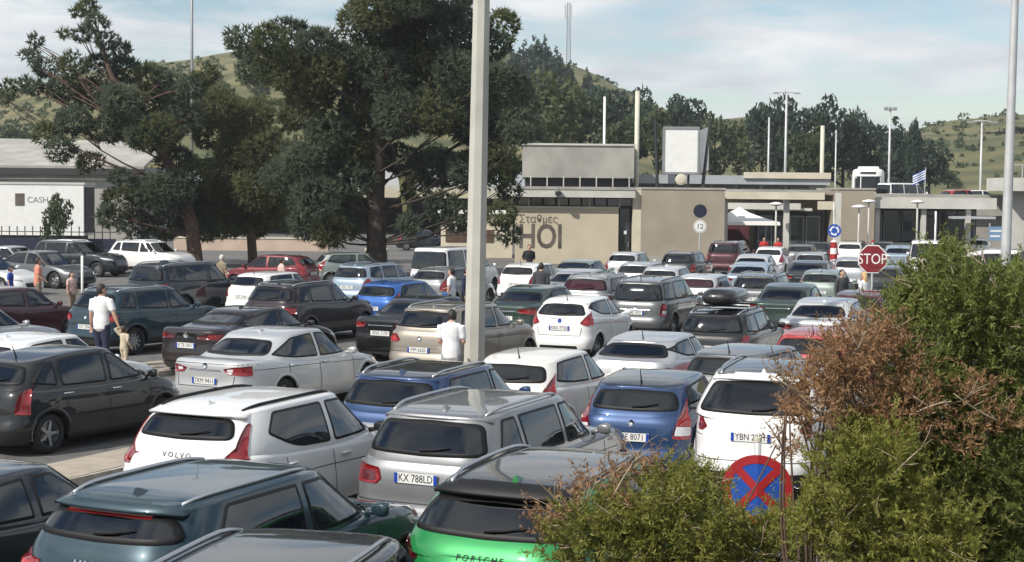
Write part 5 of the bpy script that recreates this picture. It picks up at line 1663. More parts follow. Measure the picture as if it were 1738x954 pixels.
big_pine('pine_tree', 'ragged dark pine on the left with an open leaning top', (-16.5, 83.0, 0.0),
    [(-16.5, 83.0, 0.0), (-16.74, 83.0, 2.3), (-17.51, 83.0, 4.75), (-19.04, 83.0, 7.18), (-20.86, 83.0, 9.9), (-21.92, 83.0, 12.62)],
    [(-22.1, 83.1, 13.5, 0.52), (-21.3, 81.2, 12.5, 0.56), (-22.3, 82.7, 12.0, 0.51), (-23.1, 84.9, 13.4, 0.35), (-24.9, 83.3, 11.7, 0.37), (-25.7, 85.4, 11.1, 0.44), (-22.6, 80.4, 11.8, 0.28), (-21.0, 82.2, 11.6, 0.57), (-20.7, 84.4, 11.4, 0.52), (-24.7, 84.0, 10.4, 0.64), (-23.1, 83.3, 10.5, 0.72), (-21.7, 83.9, 10.6, 0.87), (-20.6, 85.0, 10.4, 0.82), (-19.2, 84.0, 10.2, 0.67), (-18.3, 83.2, 9.9, 0.52), (-24.9, 83.3, 9.3, 0.52), (-26.5, 83.9, 9.3, 0.52), (-26.1, 82.1, 8.6, 0.37), (-25.7, 83.9, 9.6, 0.35), (-23.8, 83.6, 9.3, 0.81), (-22.5, 84.5, 9.1, 0.96), (-20.5, 82.9, 8.7, 1.03), (-20.2, 81.5, 8.4, 1.01), (-19.2, 83.7, 8.7, 0.95), (-18.0, 83.7, 9.1, 0.81), (-16.5, 82.4, 9.3, 0.74), (-15.8, 82.3, 9.9, 0.62), (-19.9, 84.1, 7.2, 1.1), (-19.1, 81.7, 6.9, 1.07), (-18.6, 85.4, 7.3, 1.12), (-18.1, 81.9, 6.9, 1.07), (-21.0, 82.5, 7.1, 0.91), (-22.7, 81.8, 7.4, 0.85), (-24.1, 82.4, 7.0, 0.68), (-17.1, 83.8, 7.8, 0.95), (-22.8, 81.2, 6.0, 0.67), (-22.1, 82.9, 5.5, 0.63), (-17.7, 83.8, 5.7, 0.92), (-19.3, 84.1, 4.0, 1.04), (-18.5, 81.5, 4.0, 1.01), (-20.5, 82.7, 3.6, 0.85), (-17.9, 83.3, 3.8, 1.09), (-17.4, 82.3, 4.0, 1.08), (-16.6, 83.2, 4.8, 0.95), (-20.6, 81.3, 2.7, 0.67), (-19.8, 83.6, 2.3, 0.92), (-18.6, 85.1, 2.0, 0.82), (-17.3, 85.0, 2.4, 0.82), (-20.0, 81.1, 4.7, 0.56)], 'pine', 0.42, 'bark', 330)
FAR_TREES = [  # x, y, top height, crown width, kind
    (1.7, 300.0, 32.4, 6.1, 'con'),
    (3.9, 300.0, 33.6, 5.6, 'con'),
    (6.0, 305.0, 33.6, 5.1, 'con'),
    (8.1, 300.0, 31.2, 5.6, 'con'),
    (10.5, 300.0, 29.0, 3.6, 'con'),
    (13.8, 300.0, 27.5, 3.1, 'con'),
    (-0.3, 290.0, 29.6, 6.7, 'con'),
    (4.4, 285.0, 28.1, 7.9, 'con'),
    (4.0, 175.0, 17.0, 8.9, 'light'),
    (7.5, 180.0, 16.0, 8.3, 'mid'),
    (11.1, 185.0, 16.3, 8.1, 'dark'),
    (14.6, 190.0, 16.4, 7.0, 'dark'),
    (16.8, 185.0, 14.4, 6.0, 'mid'),
    (20.7, 190.0, 15.7, 7.9, 'dark'),
    (25.3, 200.0, 14.1, 6.5, 'mid'),
    (29.7, 210.0, 13.9, 7.8, 'light'),
    (29.6, 190.0, 14.8, 6.5, 'dark'),
    (31.9, 185.0, 15.5, 7.2, 'dark'),
    (35.4, 185.0, 16.0, 7.2, 'dark'),
    (39.3, 190.0, 14.0, 7.4, 'dark'),
    (43.6, 195.0, 14.3, 7.6, 'dark'),
    (45.6, 190.0, 13.1, 5.6, 'con'),
    (46.5, 185.0, 12.5, 2.2, 'cyp'),
    (50.9, 195.0, 10.9, 6.3, 'dark'),
    (31.3, 170.0, 11.5, 6.3, 'mid'),
    (17.0, 165.0, 11.1, 5.3, 'mid'),
    (10.9, 165.0, 12.0, 6.1, 'mid'),
    (1.8, 150.0, 11.7, 4.9, 'mid'),
    (62.8, 230.0, 7.8, 5.3, 'mid'),
    (99.7, 330.0, 17.7, 9.2, 'dark'),
    (101.9, 320.0, 18.5, 8.9, 'mid'),
    (96.4, 340.0, 17.9, 7.9, 'mid'),
    (-53.9, 260.0, 22.8, 8.4, 'mid'),
    (-51.0, 270.0, 25.1, 7.5, 'light'),
    (-44.6, 280.0, 26.2, 7.8, 'mid'),
    (-74.5, 240.0, 13.4, 7.8, 'mid'),
    (-27.7, 97.0, 3.7, 2.3, 'mid')]
FAR_MESH = {}
def far_template(kind, v):
    key = (kind, v)
    if key in FAR_MESH: return FAR_MESH[key]
    lob = []
    if kind == 'con':
        for i in range(9):
            t = i / 8
            for j in range(3 if t < .8 else 1):
                a = RNG.uniform(0, 6.28); rr = .30 * (1 - t) + .03
                lob.append((rr * math.cos(a), rr * math.sin(a), .18 + .80 * t, .20 * (1 - t) + .06))
    elif kind == 'cyp':
        for i in range(10):
            t = i / 9
            lob.append((RNG.uniform(-.05, .05), RNG.uniform(-.05, .05), .1 + .86 * t, .32 * math.sin(math.pi * (.15 + .8 * t)) + .08))
    else:
        for i in range(17):
            a = RNG.uniform(0, 6.28); q = RNG.uniform(0, 1) ** .6
            z = RNG.uniform(.28, .90); rr = .36 * q * math.sqrt(max(.1, 1 - ((z - .55) / .45) ** 2))
            lob.append((rr * math.cos(a), rr * math.sin(a), z, RNG.uniform(.10, .19)))
    # unit tree: height 1, crown width 1
    sc = 10.0
    L2 = [(x * sc, y * sc, z * sc, r * sc) for x, y, z, r in lob]
    V = cards(L2, dens=46, size=.42)
    crown = mesh_np('crown', V / sc, 4)
    mb = MB(); mb.tube([(0, 0, -.02), (0, 0, .3), (.01, .01, .75)], [.03, .024, .008], 6)
    for _ in range(7):
        x, y, z, r = RNG.choice(lob); limb(mb, (0, 0, max(.15, z - .2)), (x, y, z), .012, .004, 0, 3, 4)
    FAR_MESH[key] = (crown, mb.mesh('trunk', True))
    return FAR_MESH[key]
FAR_WORDS = {'con': 'dark conifer', 'cyp': 'slim dark cypress', 'light': 'olive green broadleaf tree', 'mid': 'mid green tree', 'dark': 'dark green tree'}
FAR_WHERE = ['leftmost of the hilltop conifers by the mast', 'second of the hilltop conifers by the mast', 'third of the hilltop conifers by the mast', 'next to the foot of the hilltop mast',
    'just right of the hilltop mast', 'last and smallest of the hilltop conifers', 'on the hill just right of the big pine', 'below the hilltop conifers',
    'behind the grey concrete upper storey, at its left end', 'behind the grey concrete upper storey, left of the white pole', 'behind the white pole on the concrete storey', 'behind the thick cream pole',
    'behind the billboard, left of it', 'behind the blank billboard', 'right of the blank billboard', 'on the pale slope right of the billboard',
    'at the left end of the dark row behind the twin lamp', 'behind the twin headed lamp pole', 'right of the twin headed lamp pole, tallest of its row', 'behind the short cream pole', 'behind the bus', 'behind the flags',
    'standing alone right of the flags', 'at the right end of the dark row', 'low in front of the dark row', 'low behind the billboard posts', 'low behind the concrete storey', 'low beside the big pine',
    'low on the right slope', 'on the right hill crest', 'at the right edge on the hill crest', 'left on the right hill crest',
    'on the left hill beside the thin tall pole', 'on the left hill crest', 'on the left hill behind the lighter pine', 'at the left edge below the hill', 'small sapling in front of the white box trailer']
for i, (x, y, top, wd, k) in enumerate(FAR_TREES):
    mk = {'con': 'far_dark', 'cyp': 'far_dark', 'light': 'far_light', 'mid': 'far_mid', 'dark': 'far_dark'}[k]
    cr, tr = far_template('con' if k == 'con' else 'cyp' if k == 'cyp' else 'round', i % 3)
    z0 = terrain(x, y)
    h = top - z0 + .3
    t = thing('conifer_tree' if k in ('con', 'cyp') else 'broadleaf_tree', FAR_WORDS[k] + ' ' + FAR_WHERE[i], 'tree', (x, y, z0 - .1), RNG.uniform(0, 6.28), 'trees on the hills behind')
    wsc = {'con': .8, 'cyp': .85}.get(k, .98)
    t.scale = (wd / wsc, wd / wsc, h)
    obj('trunk', tr, M['bark_dark'], t); obj('crown', cr, M[mk], t)
# ------------------------------------------------------------------ every vehicle: kind, paint, place, heading, detail, name, category, group, label
CARS = [
    ('kia', 'paint_teal', (-2.38, 14.08), 26, 0, 'car', 'car', 'cars queueing near the camera', 'dark teal crossover with roof rails and wide rear spoiler, bottom left corner'),
    ('crossover', 'paint_black', (-1.42, 10.99), 14, 0, 'car', 'car', 'cars queueing near the camera', 'black car cut by the bottom edge, only its roof showing'),
    ('suv', 'paint_midgrey', (-0.06, 19.04), 25, 0, 'car', 'car', 'cars queueing near the camera', 'grey silver suv with roof rails and white licence plate reading KX 788LD', {'plate': 'KX 788LD'}),
    ('macan', 'paint_green', (0.65, 14.79), 24, 0, 'car', 'car', 'cars queueing near the camera', 'bright green suv with black spoiler beside the foreground bush', {'plate': 'DX 558HF'}),
    ('fastback', 'paint_anthracite', (-5.05, 14.99), 26, 0, 'car', 'car', 'cars queueing near the camera', 'dark grey car cut by the left edge below the black hatchback'),
    ('volvo', 'paint_white', (-2.77, 19.11), 25, 0, 'car', 'car', 'cars queueing near the camera', 'white crossover with tall angular red tail lights and black roof rails'),
    ('citroen', 'paint_black', (-7.02, 25.42), 30, 0, 'car', 'car', 'cars queueing near the camera', 'black rounded hatchback with chrome door handles at the left edge'),
    ('sedan', 'paint_white', (-8.32, 27.98), 30, 1, 'car', 'car', 'cars queueing near the camera', 'white saloon showing its bright roof behind the black hatchback'),
    ('sedan', 'paint_lightsilver', (-4.26, 29.77), 27, 0, 'car', 'car', 'cars queueing near the camera', 'light silver saloon behind the white crossover'),
    ('smallsuv', 'paint_blue', (-0.91, 22.82), 24, 0, 'car', 'car', 'cars queueing near the camera', 'dark blue small suv with roof rails behind the grey silver suv', {'plate': 'NZH 4471'}),
    ('hatch', 'paint_cream', (0.67, 26.41), 24, 0, 'car', 'car', 'cars queueing near the camera', 'white hatchback with tall red corner lights right of the concrete mast'),
    ('hatchdark', 'paint_blue', (2.23, 23.34), 18, 0, 'car', 'car', 'cars queueing near the camera', 'blue hatchback with tall red tail lights beside the white suv'),
    ('cayenne', 'paint_white', (3.94, 22.84), 20, 0, 'car', 'car', 'cars queueing near the camera', 'big white suv with dark roof panel next to the foreground bush', {'plate': 'YBN 2291'}),
    ('hatch', 'paint_grey', (4.34, 27.56), 32, 1, 'car', 'car', 'cars queueing near the camera', 'grey hatchback directly behind the big white suv'),
    ('coupe', 'paint_silver', (2.88, 30.44), 24, 0, 'car', 'car', 'cars queueing near the camera', 'silver coupe between the white hatchback and the grey hatchback'),
    ('hatch', 'paint_red', (6.33, 31.39), 26, 1, 'car', 'car', 'cars queueing near the camera', 'red hatchback partly hidden by the browned shrub'),
    ('crossover', 'paint_champagne', (-0.99, 35.33), 27, 0, 'car', 'car', 'cars queueing in the middle', 'champagne suv behind the man in grey trousers', {'plate': 'PIM 6620'}),
    ('sedan', 'paint_black', (-1.97, 39.48), 28, 1, 'car', 'car', 'cars queueing in the middle', 'black saloon with bright red tail lights left of the champagne suv'),
    ('crossover', 'paint_brown', (-5.45, 43.14), 28, 1, 'car', 'car', 'cars queueing in the middle', 'black suv between the plum fastback and the blue hatchback'),
    ('fastback', 'paint_brown', (-5.84, 36.05), 29, 0, 'car', 'car', 'cars queueing in the middle', 'dark plum fastback saloon right of the small child'),
    ('crossover', 'paint_darkteal', (-9.16, 40.15), 33, 0, 'car', 'car', 'cars queueing in the middle', 'dark teal suv behind the man in the white shirt'),
    ('hatch', 'paint_maroon', (-13.11, 41.90), 36, 1, 'car', 'car', 'cars queueing in the middle', 'maroon hatchback cut by the left edge'),
    ('sedan', 'paint_silver', (-12.14, 35.30), 33, 1, 'car', 'car', 'cars queueing in the middle', 'silver saloon at the left edge, only its windscreen pillar showing'),
    ('bigsuv', 'paint_blackblue', (-10.25, 50.95), 32, 1, 'car', 'car', 'cars queueing in the middle', 'black people carrier with red lamp in front of the pine trunk'),
    ('hatch', 'paint_white', (-7.48, 51.33), 30, 1, 'car', 'car', 'cars queueing in the middle', 'white hatchback in front of the dark red hatchback'),
    ('wagon', 'paint_paleblue', (-4.74, 57.49), 28, 1, 'car', 'car', 'cars queueing in the middle', 'pale blue silver estate left of the white van'),
    ('hatch', 'paint_brightblue', (-3.10, 46.87), 28, 1, 'car', 'car', 'cars queueing in the middle', 'bright blue hatchback below the pale blue estate'),
    ('van', 'paint_white', (-2.19, 62.40), 26, 1, 'van', 'van', 'vans in the queue', 'white passenger van left of the concrete mast'),
    ('hatch', 'paint_midgrey', (-2.07, 55.99), 28, 1, 'car', 'car', 'cars queueing in the middle', 'mid grey hatchback in front of the white passenger van'),
    ('hatch', 'paint_darkred', (-9.89, 65.01), -72, 1, 'car', 'car', 'cars parked beyond the queue', 'dark red hatchback parked sideways with its nose to the left'),
    ('hatch', 'paint_sage', (-6.55, 68.19), 76, 2, 'car', 'car', 'cars parked beyond the queue', 'grey green hatchback parked sideways behind the dark red hatchback'),
    ('crossover', 'paint_white', (-17.33, 76.46), 112, 1, 'car', 'car', 'cars parked beyond the queue', 'white suv facing right beside the left pine trunk'),
    ('suv', 'paint_anthracite', (-20.28, 74.45), 108, 1, 'car', 'car', 'cars parked beyond the queue', 'dark suv facing right in front of the spiked fence'),
    ('sedan', 'paint_silver', (-22.35, 70.99), 110, 1, 'car', 'car', 'cars parked beyond the queue', 'silver saloon facing right below the white trailer'),
    ('sedan', 'paint_white', (-20.32, 61.04), 112, 1, 'car', 'car', 'cars parked beyond the queue', 'white saloon at the left edge with sloping windscreen and bonnet'),
    ('sedan', 'paint_grey', (-19.44, 65.76), 118, 1, 'car', 'car', 'cars parked beyond the queue', 'grey saloon with large windscreen behind the person in salmon'),
    ('hatch', 'paint_white', (0.89, 59.83), 25, 1, 'car', 'car', 'cars queueing in the middle', 'white hatchback in front of the man in the dark jacket'),
    ('sedan', 'paint_darkgreen', (0.84, 44.55), 26, 1, 'car', 'car', 'cars queueing in the middle', 'dark green saloon right of the concrete mast'),
    ('fastback', 'paint_sage', (2.88, 64.12), 22, 2, 'car', 'car', 'cars queueing in the distance', 'grey green fastback in front of the painted beige wall'),
    ('sedan', 'paint_silver', (2.45, 54.51), 22, 2, 'car', 'car', 'cars queueing in the distance', 'silver saloon below the grey green fastback'),
    ('crossover', 'paint_midgrey', (2.89, 48.94), 23, 1, 'car', 'car', 'cars queueing in the distance', 'grey crossover with a red reflection painted into its rear glass left of the grey people carrier', {'over': {'glass': 'wine_glass'}}),
    ('mpv', 'paint_grey', (4.32, 46.58), 23, 0, 'car', 'car', 'cars queueing in the middle', 'tall grey people carrier behind the white hatchback with slanted lights', {'plate': 'IHB 5502'}),
    ('fiesta', 'paint_white', (1.87, 40.19), 22, 0, 'car', 'car', 'cars queueing in the middle', 'white hatchback with slanted red lights and oval rear window', {'plate': 'KBX 7730'}),
    ('boxwagon', 'paint_black', (5.13, 36.46), 22, 1, 'car', 'car', 'cars queueing in the middle', 'black estate carrying a roof box'),
    ('hatch', 'paint_lightsilver', (5.48, 72.68), 20, 2, 'car', 'car', 'cars queueing in the distance', 'light silver hatchback beside the beige pillar'),
    ('hatch', 'paint_silver', (5.20, 61.84), 20, 2, 'car', 'car', 'cars queueing in the distance', 'silver hatchback below the light silver one near the beige pillar'),
    ('wagon', 'paint_anthracite', (8.03, 72.70), 20, 2, 'car', 'car', 'cars queueing in the distance', 'anthracite estate under the round speed limit sign'),
    ('bigsuv', 'paint_maroon', (11.17, 80.84), 20, 2, 'car', 'car', 'cars queueing in the distance', 'tall maroon suv left of the white market umbrella'),
    ('hatch', 'paint_lightsilver', (5.80, 58.15), 20, 2, 'car', 'car', 'cars queueing in the distance', 'light silver hatchback above the grey people carrier'),
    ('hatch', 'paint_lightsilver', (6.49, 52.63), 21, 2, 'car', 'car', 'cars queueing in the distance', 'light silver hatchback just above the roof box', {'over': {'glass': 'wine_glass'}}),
    ('wagon', 'paint_grey', (8.54, 53.26), 20, 1, 'car', 'car', 'cars queueing in the distance', 'grey estate with roof rails right of the roof box car'),
    ('hatch', 'paint_sage', (11.25, 56.65), 20, 1, 'car', 'car', 'cars queueing in the distance', 'sage green hatchback left of the person in black'),
    ('sedan', 'paint_lightsilver', (10.74, 69.97), 18, 2, 'car', 'car', 'cars queueing in the distance', 'light silver saloon below the white market umbrella'),
    ('sedan', 'paint_paleblue', (9.38, 61.55), 18, 2, 'car', 'car', 'cars queueing in the distance', 'pale blue saloon below the light silver saloon'),
    ('hatch', 'paint_white', (13.46, 81.92), 18, 2, 'car', 'car', 'cars queueing in the distance', 'white hatchback right of the tall maroon suv'),
    ('hatch', 'paint_silver', (14.22, 74.96), 17, 2, 'car', 'car', 'cars queueing in the distance', 'silver hatchback left of the red and white bollard'),
    ('sedan', 'paint_anthracite', (12.00, 63.71), 18, 2, 'car', 'car', 'cars queueing in the distance', 'anthracite saloon above the sage green hatchback'),
    ('hatch', 'paint_grey', (15.96, 87.32), 16, 2, 'car', 'car', 'cars queueing in the distance', 'grey saloon under the tall thin lamp post'),
    ('hatch', 'paint_blackblue', (18.04, 93.21), 16, 2, 'car', 'car', 'cars queueing in the distance', 'blue black hatchback under the roundabout sign'),
    ('hatch', 'paint_white', (19.75, 92.64), 16, 2, 'car', 'car', 'cars queueing in the distance', 'white hatchback left of the stop sign'),
    ('hatch', 'paint_silver', (14.72, 68.46), 17, 2, 'car', 'car', 'cars queueing in the distance', 'silver hatchback behind the person in black'),
    ('sedan', 'paint_lightsilver', (8.06, 40.10), 23, 1, 'car', 'car', 'cars queueing in the middle', 'light silver saloon behind the red hatchback'),
    ('hatch', 'paint_maroon', (9.88, 44.13), 22, 1, 'car', 'car', 'cars queueing in the middle', 'maroon hatchback under the blond woman in white'),
    ('sedan', 'paint_paleblue', (20.77, 85.33), 15, 2, 'car', 'car', 'cars queueing in the distance', 'pale blue saloon right of the stop sign'),
    ('sedan', 'paint_silver', (25.53, 104.10), 14, 2, 'car', 'car', 'cars queueing in the distance', 'silver saloon far right of the stop sign, near the canopy'),
    ('hatch', 'paint_grey', (22.01, 94.48), 15, 2, 'car', 'car', 'cars queueing in the distance', 'grey hatchback behind the stop sign'),
    ('van', 'paint_white', (20.72, 79.37), 15, 2, 'van', 'van', 'vans in the queue', 'small white van rising behind the green shrub'),
    ('hatch', 'paint_white', (30.11, 103.29), 12, 2, 'car', 'car', 'cars queueing in the distance', 'white hatchback beside the right lamp mast'),
    ('suv', 'paint_white', (16.84, 61.35), 18, 1, 'car', 'car', 'cars queueing in the middle', 'white suv mostly hidden behind the green shrub'),
    ('van', 'paint_cream', (20.48, 66.19), 20, 1, 'van', 'van', 'vans in the queue', 'cream van behind the tall shrub at the right edge'),
    ('hatch', 'paint_grey', (15.54, 65.20), 17, 2, 'car', 'car', 'cars queueing in the distance', 'grey hatchback right below the stop sign'),
    ('hatch', 'paint_blackblue', (-6.18, 112.06), 84, 2, 'car', 'car', 'cars parked beyond the queue', 'dark blue car parked under the big pine'),
    ('hatch', 'paint_anthracite', (14.24, 60.72), 17, 2, 'car', 'car', 'cars queueing in the distance', 'dark hatchback between the person in black and the stop sign'),
    ('sedan', 'paint_darkgreen', (8.25, 46.67), 20, 2, 'car', 'car', 'cars queueing in the distance', 'dark green saloon between the grey estate and the sage hatchback'),
]
for c in CARS:
    kw = c[9] if len(c) > 9 else {}
    place_car(c[0], c[1], c[2], c[3], c[8], c[7], c[5], c[6], c[4], **kw)
# vehicles on the raised deck
for kd, pk_, loc, hd_, lb in (('van', 'paint_white', (30.0, 122), 60, 'white van on the raised deck right of the bus'), ('hatch', 'paint_red', (33.4, 118), 70, 'red hatchback on the raised deck'),
                              ('hatch', 'paint_white', (35.2, 120), 75, 'white hatchback on the raised deck beside the red one')):
    o = place_car(kd, pk_, loc, hd_, lb, 'vehicles on the raised deck', 'van' if kd == 'van' else 'car', 'van' if kd == 'van' else 'car', 2)
    o.location.z = 3.2
# ------------------------------------------------------------------ people
M['skin'] = mat('skin', (.48, .29, .21), .55, var=.08, scale=12)
M['hair_dark'] = mat('dark_hair', (.022, .016, .013), .6, var=.3, scale=40)
M['hair_blond'] = mat('blond_hair', (.52, .33, .15), .6, var=.25, scale=40)
M['hair_white'] = mat('white_hair', (.55, .53, .50), .7)
for k_, c_ in dict(white=(.76, .76, .77), black=(.016, .016, .02), navy=(.02, .025, .06), grey=(.30, .31, .33), beige=(.46, .40, .30), salmon=(.62, .24, .17), royal=(.03, .07, .36),
                   pink=(.62, .42, .38), denim=(.06, .08, .13), red=(.42, .03, .03), charcoal=(.05, .052, .058), khaki=(.22, .18, .13)).items():
    M['cloth_' + k_] = mat('cloth_' + k_, c_, .9, var=.12, scale=9, bump=.25)

def ell_tube(mb, pts, rad, n=14):
    """closed tube with elliptic sections (rx across, ry fore and aft), rounded ends"""
    pts = [Vector(p) for p in pts]; vs = []; fs = []
    rows = []
    for i, p in enumerate(pts):
        d = (pts[min(i + 1, len(pts) - 1)] - pts[max(i - 1, 0)]).normalized()
        a = Vector((1, 0, 0)) - d * d.x
        if a.length < .2: a = Vector((0, 1, 0)) - d * d.y
        a.normalize(); b = d.cross(a)
        r_ = rad[i]; rx, ry = r_ if isinstance(r_, tuple) else (r_, r_)
        rows.append((p, a, b, rx, ry, d))
    first, last = rows[0], rows[-1]
    ext = [(first[0] - first[5] * min(first[3], first[4]) * .55, first[1], first[2], first[3] * .6, first[4] * .6, first[5])] + rows + \
          [(last[0] + last[5] * min(last[3], last[4]) * .55, last[1], last[2], last[3] * .6, last[4] * .6, last[5])]
    for p, a, b, rx, ry, d in ext:
        for k in range(n):
            t = 2 * math.pi * k / n
            vs.append(p + a * rx * math.cos(t) + b * ry * math.sin(t))
    for i in range(len(ext) - 1):
        for k in range(n): fs.append([i * n + k, i * n + (k + 1) % n, (i + 1) * n + (k + 1) % n, (i + 1) * n + k])
    fs += [list(range(n - 1, -1, -1)), [(len(ext) - 1) * n + k for k in range(n)]]
    mb.add(vs, fs)
def ball(mb, c, r, n=12, m=8):
    rx, ry, rz = r if isinstance(r, tuple) else (r, r, r)
    vs = [(c[0], c[1], c[2] - rz)]; fs = []
    for i in range(1, m):
        a = -math.pi / 2 + math.pi * i / m
        for k in range(n):
            t = 2 * math.pi * k / n; vs.append((c[0] + rx * math.cos(a) * math.cos(t), c[1] + ry * math.cos(a) * math.sin(t), c[2] + rz * math.sin(a)))
    vs.append((c[0], c[1], c[2] + rz))
    for k in range(n): fs.append([0, 1 + (k + 1) % n, 1 + k]); fs.append([len(vs) - 1, 1 + (m - 2) * n + k, 1 + (m - 2) * n + (k + 1) % n])
    for i in range(m - 2):
        for k in range(n): fs.append([1 + i * n + k, 1 + i * n + (k + 1) % n, 1 + (i + 1) * n + (k + 1) % n, 1 + (i + 1) * n + k])
    mb.add(vs, fs)
def weld(mb, name, vox, smooth=4):
    """fuse overlapping solids into one continuous skin"""
    o = bpy.data.objects.new('fuse', mb.mesh('fuse'))
    COL.objects.link(o)
    r_ = o.modifiers.new('r', 'REMESH'); r_.mode = 'VOXEL'; r_.voxel_size = vox
    s_ = o.modifiers.new('s', 'SMOOTH'); s_.factor = .5; s_.iterations = smooth
    dg = bpy.context.evaluated_depsgraph_get()
    me = bpy.data.meshes.new_from_object(o.evaluated_get(dg)); me.name = name
    bpy.data.objects.remove(o)
    me.polygons.foreach_set('use_smooth', [True] * len(me.polygons))
    return me
def hand(mb, w_, d, side, up):
    """palm, four unequal fingers and a thumb leaving the side of the palm"""
    d = Vector(d).normalized(); w_ = Vector(w_)
    a = d.cross(Vector(up)).normalized(); b = a.cross(d)
    p1 = w_ + d * .085
    ell_tube(mb, [w_, w_ + d * .05, p1], [(.026, .018), (.040, .017), (.040, .015)], 10)
    for i, (o_, L) in enumerate(((-.031, .068), (-.011, .080), (.010, .075), (.029, .058))):
        q = p1 + a * o_ - d * .012; k = q + d * L * .5 - b * .006; e = k + d * L * .45 - b * .020
        ell_tube(mb, [q, k, e], [.0105, .0095, .0085], 8)
    q = w_ + d * .03 + a * (-.036 * side); ell_tube(mb, [q, q + d * .035 - a * .026 * side - b * .008, q + d * .068 - a * .030 * side - b * .014], [.013, .0115, .0095], 8)

